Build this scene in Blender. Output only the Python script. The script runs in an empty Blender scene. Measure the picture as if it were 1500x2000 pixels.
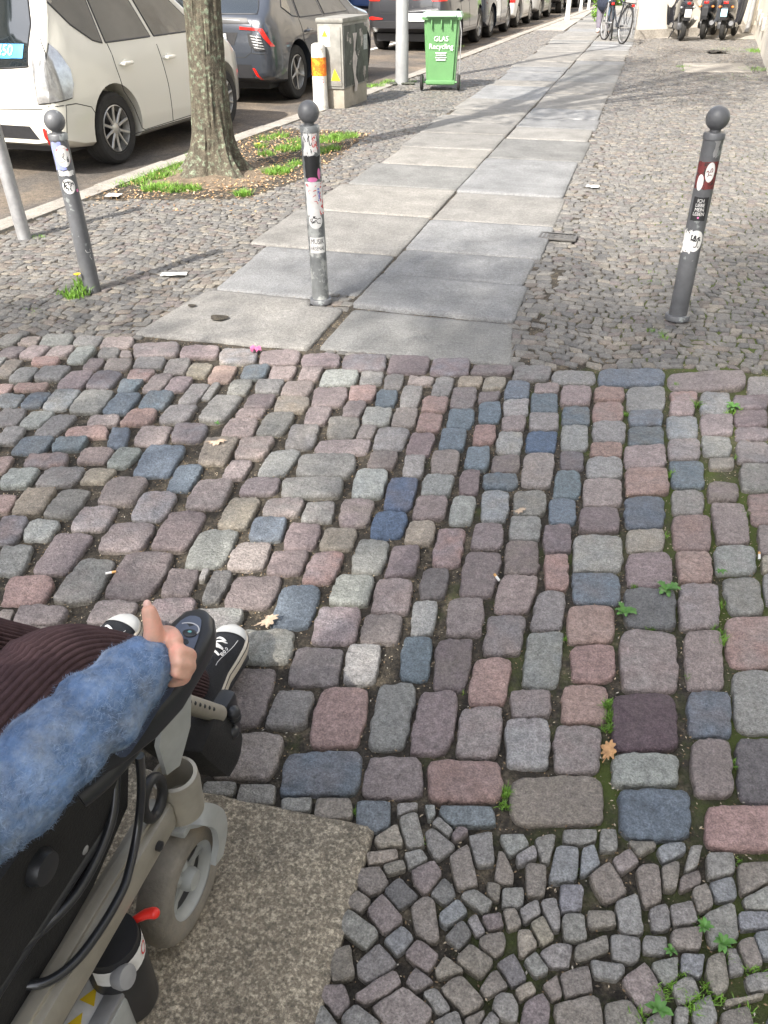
import bpy, bmesh, math, random
import numpy as np
from mathutils import Vector, Matrix, noise, geometry
from mathutils.bvhtree import BVHTree
random.seed(7); RNG = np.random.RandomState(11)
S = bpy.context.scene; COL = S.collection
R_ = math.radians
# ---------------------------------------------------------------- camera
FPX = 1574.0; CH = 1.5
def _n(v): return v/np.linalg.norm(v)
UPC = -_n(np.array([25., -2300., -FPX]))
YC = np.array([560., 1085., -FPX]); YC = _n(YC - UPC*YC.dot(UPC)); XC = np.cross(YC, UPC)
RM = np.array([XC, YC, UPC])
def ray(px, py): return RM @ np.array([px-750., -(py-1000.), -FPX])
def at(px, py, z=0.0):
    d = ray(px, py); t = (z-CH)/d[2]
    return Vector((float(d[0]*t), float(d[1]*t), z))
def aty(px, py, y):
    d = ray(px, py); t = y/d[1]
    return Vector((float(d[0]*t), y, float(CH+d[2]*t)))
cam_d = bpy.data.cameras.new('camera'); cam = bpy.data.objects.new('camera', cam_d); COL.objects.link(cam)
M4 = Matrix([[*RM[0], 0], [*RM[1], 0], [*RM[2], CH], [0, 0, 0, 1]])
cam.matrix_world = M4
cam_d.sensor_fit = 'VERTICAL'; cam_d.sensor_height = 36.0; cam_d.sensor_width = 27.0
cam_d.lens = 36.0*FPX/2000.0; cam_d.clip_start = 0.05; cam_d.clip_end = 800
S.camera = cam
# ---------------------------------------------------------------- world, sun, exposure
SUN_EL = 44.0; SUN_AZ = math.atan2(-0.38, -0.925)   # direction towards the sun, in the ground plane
sd = Vector((math.cos(R_(SUN_EL))*-0.38, math.cos(R_(SUN_EL))*-0.925, math.sin(R_(SUN_EL)))).normalized()
W = bpy.data.worlds.new('World'); S.world = W; W.use_nodes = True
nt = W.node_tree; bg = nt.nodes['Background']
sky = nt.nodes.new('ShaderNodeTexSky'); sky.sky_type = 'NISHITA'; sky.sun_disc = False
sky.sun_elevation = R_(SUN_EL); sky.sun_rotation = math.atan2(sd.x, sd.y)
sky.air_density = 1.0; sky.dust_density = 2.5; sky.ozone_density = 1.0
hs = nt.nodes.new('ShaderNodeHueSaturation'); hs.inputs['Saturation'].default_value = 0.5; nt.links.new(sky.outputs[0], hs.inputs['Color'])
nt.links.new(hs.outputs[0], bg.inputs[0]); bg.inputs[1].default_value = 0.15
sl = bpy.data.lights.new('sun', 'SUN'); sl.energy = 3.3; sl.angle = R_(0.55); sl.color = (1.0, 0.94, 0.85)
so = bpy.data.objects.new('sun', sl); COL.objects.link(so)
so.rotation_euler = (-sd).to_track_quat('-Z', 'Y').to_euler()
S.view_settings.view_transform = 'Standard'; S.view_settings.look = 'None'
S.view_settings.exposure = 1.6; S.view_settings.gamma = 1.0
# ---------------------------------------------------------------- materials
def mat(name, col, rough=0.6, metal=0.0, var=0.0, vscale=8.0, bump=0.0, bscale=60.0, coat=0.0, spec=0.5,
        attr=False, speck=0.0, sscale=350.0, col2=None, c2scale=3.0, c2lo=0.5, c2hi=0.6, emit=0.0, alpha=1.0, trans=0.0, obj=True):
    m = bpy.data.materials.new(name); m.use_nodes = True
    t = m.node_tree; N = t.nodes; Lk = t.links; b = N['Principled BSDF']
    b.inputs['Roughness'].default_value = rough; b.inputs['Metallic'].default_value = metal
    b.inputs['Specular IOR Level'].default_value = spec
    if coat: b.inputs['Coat Weight'].default_value = coat; b.inputs['Coat Roughness'].default_value = 0.03
    if trans: b.inputs['Transmission Weight'].default_value = trans
    if emit: b.inputs['Emission Color'].default_value = (*col, 1); b.inputs['Emission Strength'].default_value = emit
    tc = N.new('ShaderNodeTexCoord'); co = tc.outputs['Object' if obj else 'Generated']
    if attr:
        a = N.new('ShaderNodeAttribute'); a.attribute_name = 'Col'; cur = a.outputs['Color']
    else:
        r = N.new('ShaderNodeRGB'); r.outputs[0].default_value = (*col, 1); cur = r.outputs[0]
    def nz(scale, detail=4, rgh=0.6):
        n = N.new('ShaderNodeTexNoise'); n.inputs['Scale'].default_value = scale
        n.inputs['Detail'].default_value = detail; n.inputs['Roughness'].default_value = rgh
        Lk.new(co, n.inputs['Vector']); return n.outputs['Fac']
    if col2 is not None:
        f = nz(c2scale, 6, 0.65); mr = N.new('ShaderNodeMapRange'); mr.inputs['From Min'].default_value = c2lo; mr.inputs['From Max'].default_value = c2hi
        Lk.new(f, mr.inputs['Value'])
        mx = N.new('ShaderNodeMix'); mx.data_type = 'RGBA'; Lk.new(mr.outputs[0], mx.inputs[0]); Lk.new(cur, mx.inputs[6])
        mx.inputs[7].default_value = (*col2, 1); cur = mx.outputs[2]
    for amp, sc in ((var, vscale), (speck, sscale), (speck*0.7, sscale*0.33)):
        if amp:
            f = nz(sc, 3, 0.7); mr = N.new('ShaderNodeMapRange'); mr.inputs['From Min'].default_value = 0.3; mr.inputs['From Max'].default_value = 0.7
            mr.inputs['To Min'].default_value = 1-amp; mr.inputs['To Max'].default_value = 1+amp; Lk.new(f, mr.inputs['Value'])
            mx = N.new('ShaderNodeMix'); mx.data_type = 'RGBA'; mx.blend_type = 'MULTIPLY'; mx.inputs[0].default_value = 1
            Lk.new(cur, mx.inputs[6]); Lk.new(mr.outputs[0], mx.inputs[7]); cur = mx.outputs[2]
    Lk.new(cur, b.inputs['Base Color'])
    if bump:
        f = nz(bscale, 6, 0.65); bn = N.new('ShaderNodeBump'); bn.inputs['Strength'].default_value = bump; bn.inputs['Distance'].default_value = 0.01
        Lk.new(f, bn.inputs['Height']); Lk.new(bn.outputs[0], b.inputs['Normal'])
    return m
# ---------------------------------------------------------------- mesh helpers
def tag(o, label=None, cat=None, group=None, kind=None):
    if label: o['label'] = label
    if cat: o['category'] = cat
    if group: o['group'] = group
    if kind: o['kind'] = kind
    return o
def empty(name, loc=(0, 0, 0), rz=0.0, label=None, cat=None, group=None):
    o = bpy.data.objects.new(name, None); COL.objects.link(o); o.location = loc; o.rotation_euler = (0, 0, rz)
    o.empty_display_size = 0.1
    return tag(o, label, cat, group)
def sharpen(me, ang=38):
    bm = bmesh.new(); bm.from_mesh(me); a = R_(ang)
    for f in bm.faces: f.smooth = True
    for e in bm.edges:
        if len(e.link_faces) == 2 and e.calc_face_angle(0) > a: e.smooth = False
    bm.to_mesh(me); bm.free()
def link(name, me, m, parent=None, smooth=True, ang=38):
    if m is not None and not me.materials: me.materials.append(m)
    if smooth: sharpen(me, ang)
    o = bpy.data.objects.new(name, me); COL.objects.link(o)
    if parent is not None: o.parent = parent
    return o
def frame_from(d):
    d = Vector(d).normalized(); u = Vector((0, 0, 1)) if abs(d.z) < 0.9 else Vector((1, 0, 0))
    a = d.cross(u).normalized(); return a, d.cross(a).normalized(), d
class MB:
    def __init__(s): s.v = []; s.f = []
    def add(s, v, f, M=None):
        k = len(s.v)
        for p in v:
            p = Vector(p); s.v.append(M @ p if M is not None else p)
        for q in f: s.f.append([i+k for i in q])
        return s
    def box(s, c, d, M=None, bev=0.0):
        x, y, z = [q/2 for q in d]; c = Vector(c)
        if bev <= 0:
            v = [c+Vector((i*x, j*y, k*z)) for k in (-1, 1) for j in (-1, 1) for i in (-1, 1)]
            return s.add(v, [(0, 2, 3, 1), (4, 5, 7, 6), (0, 1, 5, 4), (2, 6, 7, 3), (0, 4, 6, 2), (1, 3, 7, 5)], M)
        bm = bmesh.new(); bmesh.ops.create_cube(bm, size=1.0)
        for q in bm.verts: q.co = Vector((q.co.x*d[0], q.co.y*d[1], q.co.z*d[2]))+c
        bmesh.ops.bevel(bm, geom=list(bm.edges), offset=bev, segments=2, affect='EDGES', profile=0.6)
        bm.verts.index_update(); v = [q.co.copy() for q in bm.verts]; f = [[q.index for q in g.verts] for g in bm.faces]; bm.free()
        return s.add(v, f, M)
    def tube(s, pts, r, n=10, M=None, cap=True, flat=1.0):
        pts = [Vector(p) for p in pts]; m = len(pts)
        rs = r if isinstance(r, (list, tuple)) else [r]*m
        v = []; f = []; pa = None
        for i, p in enumerate(pts):
            d = (pts[min(i+1, m-1)]-pts[max(i-1, 0)]).normalized()
            if pa is None: a, b, _ = frame_from(d)
            else:
                a = (pa - d*pa.dot(d)).normalized(); b = d.cross(a)
            pa = a
            for k in range(n):
                t = 2*math.pi*k/n; v.append(p+(a*math.cos(t)+b*math.sin(t)*flat)*rs[i])
        for i in range(m-1):
            for k in range(n):
                k2 = (k+1) % n; f.append((i*n+k, i*n+k2, (i+1)*n+k2, (i+1)*n+k))
        if cap: f.append(tuple(range(n-1, -1, -1))); f.append(tuple((m-1)*n+k for k in range(n)))
        return s.add(v, f, M)
    def lathe(s, prof, n=20, M=None, cap=True):     # prof: (r, z)
        v = []; f = []; m = len(prof)
        for r, z in prof:
            for k in range(n):
                t = 2*math.pi*k/n; v.append((max(r, 1e-4)*math.cos(t), max(r, 1e-4)*math.sin(t), z))
        for i in range(m-1):
            for k in range(n):
                k2 = (k+1) % n; f.append((i*n+k, i*n+k2, (i+1)*n+k2, (i+1)*n+k))
        if cap: f.append(tuple(range(n-1, -1, -1))); f.append(tuple((m-1)*n+k for k in range(n)))
        return s.add(v, f, M)
    def ball(s, c, r, n=16, sc=(1, 1, 1), M=None):
        m = n//2; v = []; f = []; c = Vector(c)
        for i in range(m+1):
            p = math.pi*i/m
            for k in range(n):
                t = 2*math.pi*k/n
                v.append(c+Vector((math.sin(p)*math.cos(t)*r*sc[0], math.sin(p)*math.sin(t)*r*sc[1], math.cos(p)*r*sc[2])))
        for i in range(m):
            for k in range(n):
                k2 = (k+1) % n; f.append((i*n+k, (i+1)*n+k, (i+1)*n+k2, i*n+k2))
        return s.add(v, f, M)
    def prism(s, poly, z0, z1, M=None):    # poly in xy
        n = len(poly); v = [(p[0], p[1], z0) for p in poly]+[(p[0], p[1], z1) for p in poly]
        f = [tuple(range(n-1, -1, -1)), tuple(range(n, 2*n))]+[(i, (i+1) % n, n+(i+1) % n, n+i) for i in range(n)]
        return s.add(v, f, M)
    def mesh(s, name='mesh'):
        me = bpy.data.meshes.new(name); me.from_pydata([tuple(p) for p in s.v], [], s.f); me.validate(); me.update()
        bm = bmesh.new(); bm.from_mesh(me); bmesh.ops.remove_doubles(bm, verts=bm.verts, dist=1e-5)
        bmesh.ops.recalc_face_normals(bm, faces=bm.faces); bm.to_mesh(me); bm.free(); return me
    def build(s, name, m, parent=None, smooth=True, ang=38): return link(name, s.mesh(name), m, parent, smooth, ang)
def fast_mesh(name, V, F4, cols=None, F3=None, smooth=True):
    me = bpy.data.meshes.new(name); nv = len(V)
    loops = F4.reshape(-1); st = np.arange(len(F4))*4; tot = np.full(len(F4), 4)
    if F3 is not None and len(F3):
        st = np.concatenate([st, len(loops)+np.arange(len(F3))*3]); tot = np.concatenate([tot, np.full(len(F3), 3)]); loops = np.concatenate([loops, F3.reshape(-1)])
    me.vertices.add(nv); me.vertices.foreach_set('co', V.astype(np.float32).reshape(-1))
    me.loops.add(len(loops)); me.loops.foreach_set('vertex_index', loops.astype(np.int32))
    me.polygons.add(len(st)); me.polygons.foreach_set('loop_start', st.astype(np.int32)); me.polygons.foreach_set('loop_total', tot.astype(np.int32))
    me.polygons.foreach_set('use_smooth', np.full(len(st), smooth))
    me.update(calc_edges=True)
    if cols is not None:
        a = me.color_attributes.new('Col', 'FLOAT_COLOR', 'POINT')
        a.data.foreach_set('color', np.concatenate([cols, np.ones((nv, 1))], 1).astype(np.float32).reshape(-1))
    return me
def smoothpath(pts, n=6):
    P = [Vector(p) for p in pts]; out = []
    for i in range(len(P)-1):
        p0, p1, p2, p3 = P[max(i-1, 0)], P[i], P[i+1], P[min(i+2, len(P)-1)]
        for k in range(n):
            t = k/n; out.append(0.5*((2*p1)+(p2-p0)*t+(2*p0-5*p1+4*p2-p3)*t*t+(3*p1-p0-3*p2+p3)*t**3))
    out.append(P[-1]); return out
def text_mesh(txt, size, spacing=1.0, align='CENTER', depth=0.0):
    c = bpy.data.curves.new('text', 'FONT'); c.body = txt; c.size = size; c.align_x = align; c.align_y = 'CENTER'; c.space_character = spacing
    c.extrude = depth; c.resolution_u = 2; c.space_line = 0.85
    o = bpy.data.objects.new('text', c); COL.objects.link(o); dg = bpy.context.evaluated_depsgraph_get()
    me = bpy.data.meshes.new_from_object(o.evaluated_get(dg)); bpy.data.objects.remove(o); bpy.data.curves.remove(c)
    return me
def tm_add(mb, me, M):
    mb.add([v.co.copy() for v in me.vertices], [list(p.vertices) for p in me.polygons], M)
# ---------------------------------------------------------------- ground
def poly_obj(name, pts, z, m, kind='structure', sub=None):
    me = bpy.data.meshes.new(name); me.from_pydata([(p[0], p[1], z) for p in pts], [], [tuple(range(len(pts)))]); me.update()
    o = link(name, me, m, None, False); tag(o, kind=kind); return o
KERB = [(-4.62, -14), (-4.45, 0), (-4.30, 5.2), (-4.17, 7.6), (-4.03, 9.66), (-3.86, 11.9), (-3.36, 22.0), (-2.70, 33.8), (-1.9, 46), (-0.6, 62)]
def kx(y):
    for (a, b), (c, d) in zip(KERB, KERB[1:]):
        if b <= y <= d: return a+(c-a)*(y-b)/(d-b)
    return KERB[0][0] if y < 0 else KERB[-1][0]
m_asph = mat('asphalt', (0.085, 0.075, 0.066), 0.85, var=0.25, vscale=1.2, speck=0.5, sscale=90, bump=0.5, bscale=120, col2=(0.17, 0.135, 0.10), c2scale=1.1, c2lo=0.44, c2hi=0.66)
m_dirt = mat('joint_soil', (0.050, 0.042, 0.032), 0.95, var=0.35, vscale=25, speck=0.5, sscale=170, bump=1.0, bscale=160, col2=(0.14, 0.115, 0.08), c2scale=14, c2lo=0.5, c2hi=0.68)
m_far = mat('far_ground', (0.15, 0.14, 0.125), 0.9, var=0.3, vscale=1.0, speck=0.3, sscale=20)
poly_obj('ground', [(-400, -200), (400, -200), (400, 600), (-400, 600)], -0.16, m_far)
road = [(-30, -14)]+[(x-0.02, y) for x, y in KERB]+[(-30, 62)]
poly_obj('road', road, -0.115, m_asph)
m_paint = mat('road_paint', (0.75, 0.75, 0.72), 0.7, var=0.2, vscale=6)
rm = MB()
for y0 in np.arange(-6, 60, 5.0):
    cx = kx(y0)-3.05-0.15; rm.add([(kx(y0)-2.6, y0, -0.111), (kx(y0)-2.48, y0, -0.111), (kx(y0+2.6)-2.48, y0+2.6, -0.111), (kx(y0+2.6)-2.6, y0+2.6, -0.111)], [(0, 1, 2, 3)])
    rm.add([(kx(y0)-6.3, y0, -0.111), (kx(y0)-6.18, y0, -0.111), (kx(y0+2.6)-6.18, y0+2.6, -0.111), (kx(y0+2.6)-6.3, y0+2.6, -0.111)], [(0, 1, 2, 3)])
tag(rm.build('road_marking', m_paint, None, False), kind='structure')
# base sheet under the paving, its joints full of soil and moss
def soil_base():
    m = m_dirt.copy(); m.name = 'joint_soil_moss'; t = m.node_tree; N = t.nodes; L = t.links; b = N['Principled BSDF']
    src = b.inputs['Base Color'].links[0].from_socket
    tc = N.new('ShaderNodeTexCoord'); n = N.new('ShaderNodeTexNoise'); n.inputs['Scale'].default_value = 2.3; n.inputs['Detail'].default_value = 7; n.inputs['Roughness'].default_value = 0.7
    L.new(tc.outputs['Object'], n.inputs['Vector'])
    sp = N.new('ShaderNodeSeparateXYZ'); L.new(tc.outputs['Object'], sp.inputs[0])
    g = N.new('ShaderNodeMapRange'); g.inputs['From Min'].default_value = -0.8; g.inputs['From Max'].default_value = 0.6; g.inputs['To Min'].default_value = -0.15; g.inputs['To Max'].default_value = 0.15
    L.new(sp.outputs[0], g.inputs['Value']); a = N.new('ShaderNodeMath'); a.operation = 'ADD'; L.new(n.outputs[0], a.inputs[0]); L.new(g.outputs[0], a.inputs[1])
    r = N.new('ShaderNodeMapRange'); r.inputs['From Min'].default_value = 0.50; r.inputs['From Max'].default_value = 0.66; L.new(a.outputs[0], r.inputs['Value'])
    mx = N.new('ShaderNodeMix'); mx.data_type = 'RGBA'; L.new(r.outputs[0], mx.inputs[0]); L.new(src, mx.inputs[6]); mx.inputs[7].default_value = (0.075, 0.10, 0.018, 1)
    L.new(mx.outputs[2], b.inputs['Base Color']); return m
m_soil = soil_base()
pav = [(x+0.1, y) for x, y in KERB]+[(14, 62), (14, 22), (8, -14)]
poly_obj('pavement', [(kx(5.15)+.1, 5.15)]+[(x+.1, y) for x, y in KERB if y > 5.15]+[(14, 62), (14, 22), (10, 5.15)], -0.0135, m_soil)
poly_obj('pavement', [(x+.1, y) for x, y in KERB if y < 5.15]+[(kx(5.15)+.1, 5.15), (10, 5.15), (8, -14)], -0.0245, m_soil)
# kerb
m_kerb = mat('kerb_stone', (0.27, 0.25, 0.22), 0.8, var=0.25, vscale=5, speck=0.35, sscale=220, bump=0.4, bscale=90)
kb = MB()
ys = list(np.arange(-14, 60, 1.0))
for y0 in ys:
    y1 = y0+0.99; a0, a1 = kx(y0), kx(y1); j = random.uniform(-.006, .006)
    kb.add([(a0, y0, -.16), (a0, y0, -.012+j), (a0+.02, y0, .003+j), (a0+.21, y0, .003+j), (a0+.21, y0, -.05), (a1, y1, -.16), (a1, y1, -.012+j), (a1+.02, y1, .003+j), (a1+.21, y1, .003+j), (a1+.21, y1, -.05)],
           [(0, 5, 6, 1), (1, 6, 7, 2), (2, 7, 8, 3), (3, 8, 9, 4), (0, 1, 2, 3, 4), (9, 8, 7, 6, 5)])
tag(kb.build('kerb', m_kerb, None, True, 20), kind='structure')
# ---- large cobbles, traced stone by stone: x y w h d colour, in 3.75x tiles
TILES = {
 (0, 640, 3.75): "70 95 150 80 120 g;220 90 130 55 60 p;410 90 220 65 60 g;645 90 200 70 60 g;860 105 230 75 40 p;100 165 180 80 120 m;250 180 190 95 130 p;450 170 200 75 80 p;600 200 210 110 120 w;810 185 150 70 30 g;920 195 80 50 -20 p;1145 160 300 90 -20 p;1455 180 290 85 30 p;20 240 80 50 60 g;90 280 220 120 130 n;320 250 200 85 60 r;150 340 230 130 130 g;400 315 250 120 130 g;660 265 150 80 80 m;870 265 200 85 50 p;1095 255 220 70 50 g;1290 275 190 105 60 g;1450 310 160 100 60 y;30 440 100 80 80 r;220 430 220 90 90 r;550 380 230 130 120 p;755 375 220 130 120 m;1025 345 200 80 40 r;930 420 180 95 60 b;1140 400 200 130 140 p;1320 410 190 100 90 m;1430 475 220 140 140 g;80 520 170 90 60 g;270 510 200 130 130 b;450 520 220 130 120 g;665 530 260 150 160 g;900 555 200 145 150 b;1150 530 210 125 110 b;75 640 160 120 80 g;265 665 200 110 140 w;400 710 240 130 180 g;755 670 210 85 50 p;1020 655 200 115 80 r;1290 630 210 130 110 g;95 780 160 110 100 g;630 755 280 90 10 r;865 810 130 145 50 b;1110 790 210 150 80 p;1390 760 230 130 50 m;215 870 260 140 140 b;520 850 230 100 60 b;690 935 260 110 90 p;340 965 270 130 70 r;890 945 190 140 150 w;1210 960 330 220 160 b;40 990 150 110 90 r;120 1080 250 150 130 w;460 1070 260 150 160 g;730 1070 220 100 120 y",
 (400, 640, 3.75): "240 205 250 100 20 p;555 220 270 90 20 p;845 240 260 90 10 m;1165 255 290 100 10 m;1500 265 280 110 30 m;145 335 200 110 70 r;365 325 190 110 60 b;560 325 170 100 60 p;780 335 150 110 60 p;985 360 250 110 50 w;1230 365 160 95 20 g;1390 390 160 100 20 g;45 455 140 110 90 g;245 430 200 115 70 g;470 420 200 100 50 g;680 440 220 110 70 p;910 500 240 140 30 p;1160 475 190 110 30 r;1330 515 170 110 40 b;1500 500 180 150 50 g;120 585 280 200 170 g;395 530 210 100 60 m;640 555 220 110 40 y;315 620 210 85 60 p;525 695 200 150 110 g;835 640 200 130 70 p;1090 590 180 110 60 m;1265 650 200 120 20 w;250 720 240 140 60 p;1000 730 230 140 30 g;1170 765 140 100 60 m;1460 650 190 135 50 p;745 790 250 170 70 g;100 890 250 190 90 n;365 875 240 150 110 p;990 865 400 110 20 p;1370 810 220 150 60 g;535 985 250 190 160 g;895 1000 380 150 40 g;1290 965 200 140 50 m;225 1035 230 150 100 p",
 (800, 640, 3.75): "290 290 260 115 20 m;610 320 290 80 30 m;905 335 260 100 10 g;1200 360 310 90 20 g;95 380 190 70 30 p;240 430 170 130 60 g;445 380 190 90 20 y;620 405 180 100 40 y;395 505 190 145 40 m;575 500 150 80 20 m;800 450 180 130 20 b;1010 445 180 70 10 p;185 555 200 110 30 r;585 615 170 145 10 b;780 580 180 115 10 w;985 550 195 130 0 b;1225 495 220 140 10 p;155 695 190 140 40 r;380 660 200 145 30 b;765 700 180 110 10 p;985 685 205 125 0 g;1220 640 180 135 10 b;90 850 200 170 60 m;325 815 215 155 30 b;555 770 180 155 20 r;730 840 200 155 20 w;955 825 220 150 20 B;1215 800 200 180 0 w;500 945 210 165 20 b;265 985 220 170 20 p;700 985 220 125 10 m;1200 965 185 140 0 m;945 1030 240 210 30 p;50 1010 170 160 40 g",
 (1150, 700, 4.286): "360 165 550 130 0 b;985 195 630 140 0 m;1420 230 200 140 -10 g;165 300 230 110 0 r;495 325 320 190 0 g;800 305 220 110 0 r;1060 380 240 170 0 g;1355 365 270 110 -10 m;155 440 240 170 0 r;770 415 200 115 0 p;480 497 270 125 0 b;1365 490 260 150 -20 m;775 570 260 180 -10 w;1070 550 250 160 -20 m;175 610 255 165 0 g;485 640 290 160 0 b;1375 620 270 120 -10 m;145 760 270 130 0 r;1080 718 230 175 0 g;795 755 260 175 -10 p;480 820 330 175 -10 p;1370 770 270 200 -10 m;125 915 300 165 -10 w;820 965 260 230 -20 b;1125 860 200 90 0 n;1390 990 290 220 -10 g;490 1010 340 200 -20 r",
 (0, 920, 3.75): "1320 60 270 180 130 b;895 150 260 190 110 p;30 235 130 110 50 r;240 215 230 170 130 y;500 230 250 210 170 g;65 440 200 200 140 m;310 420 240 140 90 w;700 340 300 170 120 p;1150 245 290 210 150 p;110 640 230 230 120 g;450 600 330 290 240 m;900 490 350 230 180 m;1290 440 310 290 200 m;190 880 300 230 130 r;640 800 320 300 200 g;1000 760 370 340 250 m;1340 815 240 200 100 m;300 1040 330 160 120 m;800 1010 330 170 120 p;1250 1010 320 180 130 m;40 1070 130 130 60 n;20 1250 250 180 60 g;330 1230 300 180 60 p;700 1230 260 180 60 m",
 (400, 920, 3.75): "400 95 260 140 50 m;800 135 420 150 20 g;1210 85 230 210 60 w;60 160 300 210 100 p;230 305 290 220 130 y;575 255 260 160 70 p;830 300 210 150 70 g;1105 295 280 190 50 p;1430 170 210 230 70 B;465 415 260 170 60 b;715 465 270 190 80 m;985 485 270 160 40 y;1335 385 270 190 60 B;70 560 330 260 170 g;320 620 310 200 90 p;590 670 290 170 80 m;860 715 270 250 130 r;1205 620 270 250 80 g;1450 650 200 240 50 m;-20 750 90 80 30 g;100 835 200 230 130 d;330 900 370 260 120 m;1085 870 280 230 60 w;1390 910 280 250 40 p;100 1060 350 180 110 w;670 980 280 330 120 b;970 1125 300 280 70 p;1300 1155 270 220 40 m",
 (800, 920, 3.75): "200 105 250 150 40 w;430 80 160 170 20 m;670 75 240 125 10 b;1160 90 190 200 0 b;155 265 230 160 40 m;390 280 210 210 50 w;635 250 230 230 20 w;885 235 240 160 0 g;1120 290 210 190 0 b;95 450 230 180 40 y;280 555 240 300 60 r;580 470 240 200 10 m;840 415 240 165 -5 w;1090 490 220 200 0 m;515 755 270 340 60 m;825 625 260 220 0 m;210 820 230 250 40 d;1075 730 220 240 -5 r;780 910 330 250 80 p;1035 1020 270 260 30 g;100 1070 210 260 40 w;385 1070 290 290 30 p;700 1200 290 310 50 p",
 (1100, 920, 3.75): "295 160 270 200 -20 p;265 350 280 190 -10 m;590 310 290 220 0 b;915 215 240 190 0 g;1185 160 240 130 0 m;1240 380 280 300 -60 p;1460 270 220 230 -20 r;250 590 360 270 -10 w;600 500 260 180 0 y;935 450 290 250 -20 r;1490 500 150 200 0 p;240 850 360 230 -10 b;640 710 330 240 -10 p;965 695 280 230 -40 r;1270 640 310 220 -10 w;1510 670 110 120 0 y;995 985 310 330 0 p;1330 910 280 290 -60 g;640 1015 380 290 -10 d;205 1115 360 280 -20 r;1520 860 100 200 0 g",
 (400, 1200, 3.75): "430 230 400 270 90 w;810 380 350 310 110 m;1180 365 330 310 70 w;340 580 330 420 130 m;620 680 350 260 100 g;980 735 410 450 150 r;1340 735 350 520 120 g;310 1040 420 300 120 p;-120 980 300 260 100 g;-150 330 260 260 100 m;-100 650 300 300 100 p",
 (800, 1200, 3.75): "60 330 220 340 30 b;300 360 260 400 50 m;980 340 270 400 40 g;595 490 300 380 80 r;885 640 290 230 0 p;200 790 300 450 80 m;515 860 330 400 60 p;860 940 320 350 0 w;1225 990 330 380 10 p",
 (1100, 1200, 3.75): "225 345 300 270 -5 r;635 350 440 470 -30 p;1040 330 280 400 -30 p;1370 200 360 380 -40 r;165 645 320 280 -10 r;615 785 450 430 -40 M;1065 720 290 310 -20 b;1440 610 360 420 -50 w",
 (400, 1450, 2.727): "640 150 400 250 50 b;1020 180 310 230 0 p;1385 205 400 250 -10 r;80 235 160 80 20 g;275 275 180 90 10 g;490 320 150 80 0 g;685 340 200 110 20 n;900 370 200 170 0 b;1080 355 110 90 10 g;1185 350 75 95 0 w;1400 385 260 130 -20 b",
 (950, 1450, 2.727): "385 300 490 300 -10 n;850 145 340 210 -10 w;1180 140 260 290 -20 m;890 390 460 310 -20 b;1380 465 410 320 0 r;1440 170 220 350 -40 d;200 465 170 90 0 y;340 470 100 85 0 y;505 490 180 100 -10 g",
}
CC = dict(g=(.20, .195, .187), p=(.23, .195, .188), r=(.26, .185, .168), m=(.175, .147, .148), M=(.095, .068, .08), b=(.125, .15, .175), B=(.09, .12, .18), w=(.245, .25, .24), y=(.25, .222, .182), n=(.18, .16, .14), d=(.125, .12, .122))
def area(P):
    return 0.5*sum(P[i][0]*P[(i+1) % len(P)][1]-P[(i+1) % len(P)][0]*P[i][1] for i in range(len(P)))
def cen(P): return np.mean(P, 0)
stones = []
for (ox, oy, sc), txt in TILES.items():
    for s_ in txt.split(';'):
        x, y, w, h, d, c = s_.split(); x, y, w, h, d = map(float, (x, y, w, h, d))
        w *= 1.17; h *= 1.18; q = []
        for sx, sy in ((-1, 1), (1, 1), (1, -1), (-1, -1)):
            k = 0.86 if abs(d) < 60 else 0.9
            p = at(ox+(x+sx*w/2*0.98-sy*d/2*0.95)/sc, oy+(y+sy*h/2)/sc); q.append((p.x, p.y))
        P = np.array(q)
        if area(P) < 0: P = P[::-1]
        stones.append([P, c])
keep = []
for P, c in stones:
    c0 = cen(P); ok = True
    for Q, _ in keep:
        if np.linalg.norm(c0-cen(Q)) < 0.32*math.sqrt(min(area(P), area(Q))): ok = False; break
    if ok: keep.append([P, c])
stones = keep
def inside(P, x, y):
    return all((P[(i+1) % len(P)][0]-P[i][0])*(y-P[i][1])-(P[(i+1) % len(P)][1]-P[i][1])*(x-P[i][0]) > 0 for i in range(len(P)))
# fill what the wheelchair hides and what lies beyond the frame
topl, topr = at(0, 652), at(1500, 728)
def top_y(x):
    pts = [(-4.3, 2.75), (topl.x, topl.y-.02), (at(250, 660).x, at(250, 660).y), (at(620, 692).x, at(620, 692).y), (at(1000, 716).x, at(1000, 716).y), (topr.x, topr.y), (4, 3.8)]
    return float(np.interp(x, [p[0] for p in pts], [p[1] for p in pts]))
# fine grid near the camera so that the joint filling is uneven
gx = np.arange(-4.2, 3.2, 0.035); gy = np.arange(0.0, 5.2, 0.035)
GX, GY = np.meshgrid(gx, gy); GZ = np.where(GY > np.vectorize(top_y)(GX)+.02, -.0115, -.0175)+0.005*np.array([[noise.noise((x*7, y*7, 0)) + 0.6*noise.noise((x*23, y*23, 3)) for x in gx] for y in gy])
GZ[0, :] = GZ[-1, :] = -0.0225; GZ[:, 0] = GZ[:, -1] = -0.0225
V = np.stack([GX.ravel(), GY.ravel(), GZ.ravel()], 1); nx = len(gx); ny = len(gy)
ii, jj = np.meshgrid(np.arange(ny-1), np.arange(nx-1), indexing='ij'); a = (ii*nx+jj).ravel()
keep = np.array([GX.ravel()[q] > kx(GY.ravel()[q])+0.12 for q in a]); a = a[keep]
me = fast_mesh('joint_filling', V, np.stack([a, a+1, a+nx+1, a+nx], 1)); tag(link('joint_filling', me, m_soil, None, False), kind='structure')
bl = at(560, 1560)
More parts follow.
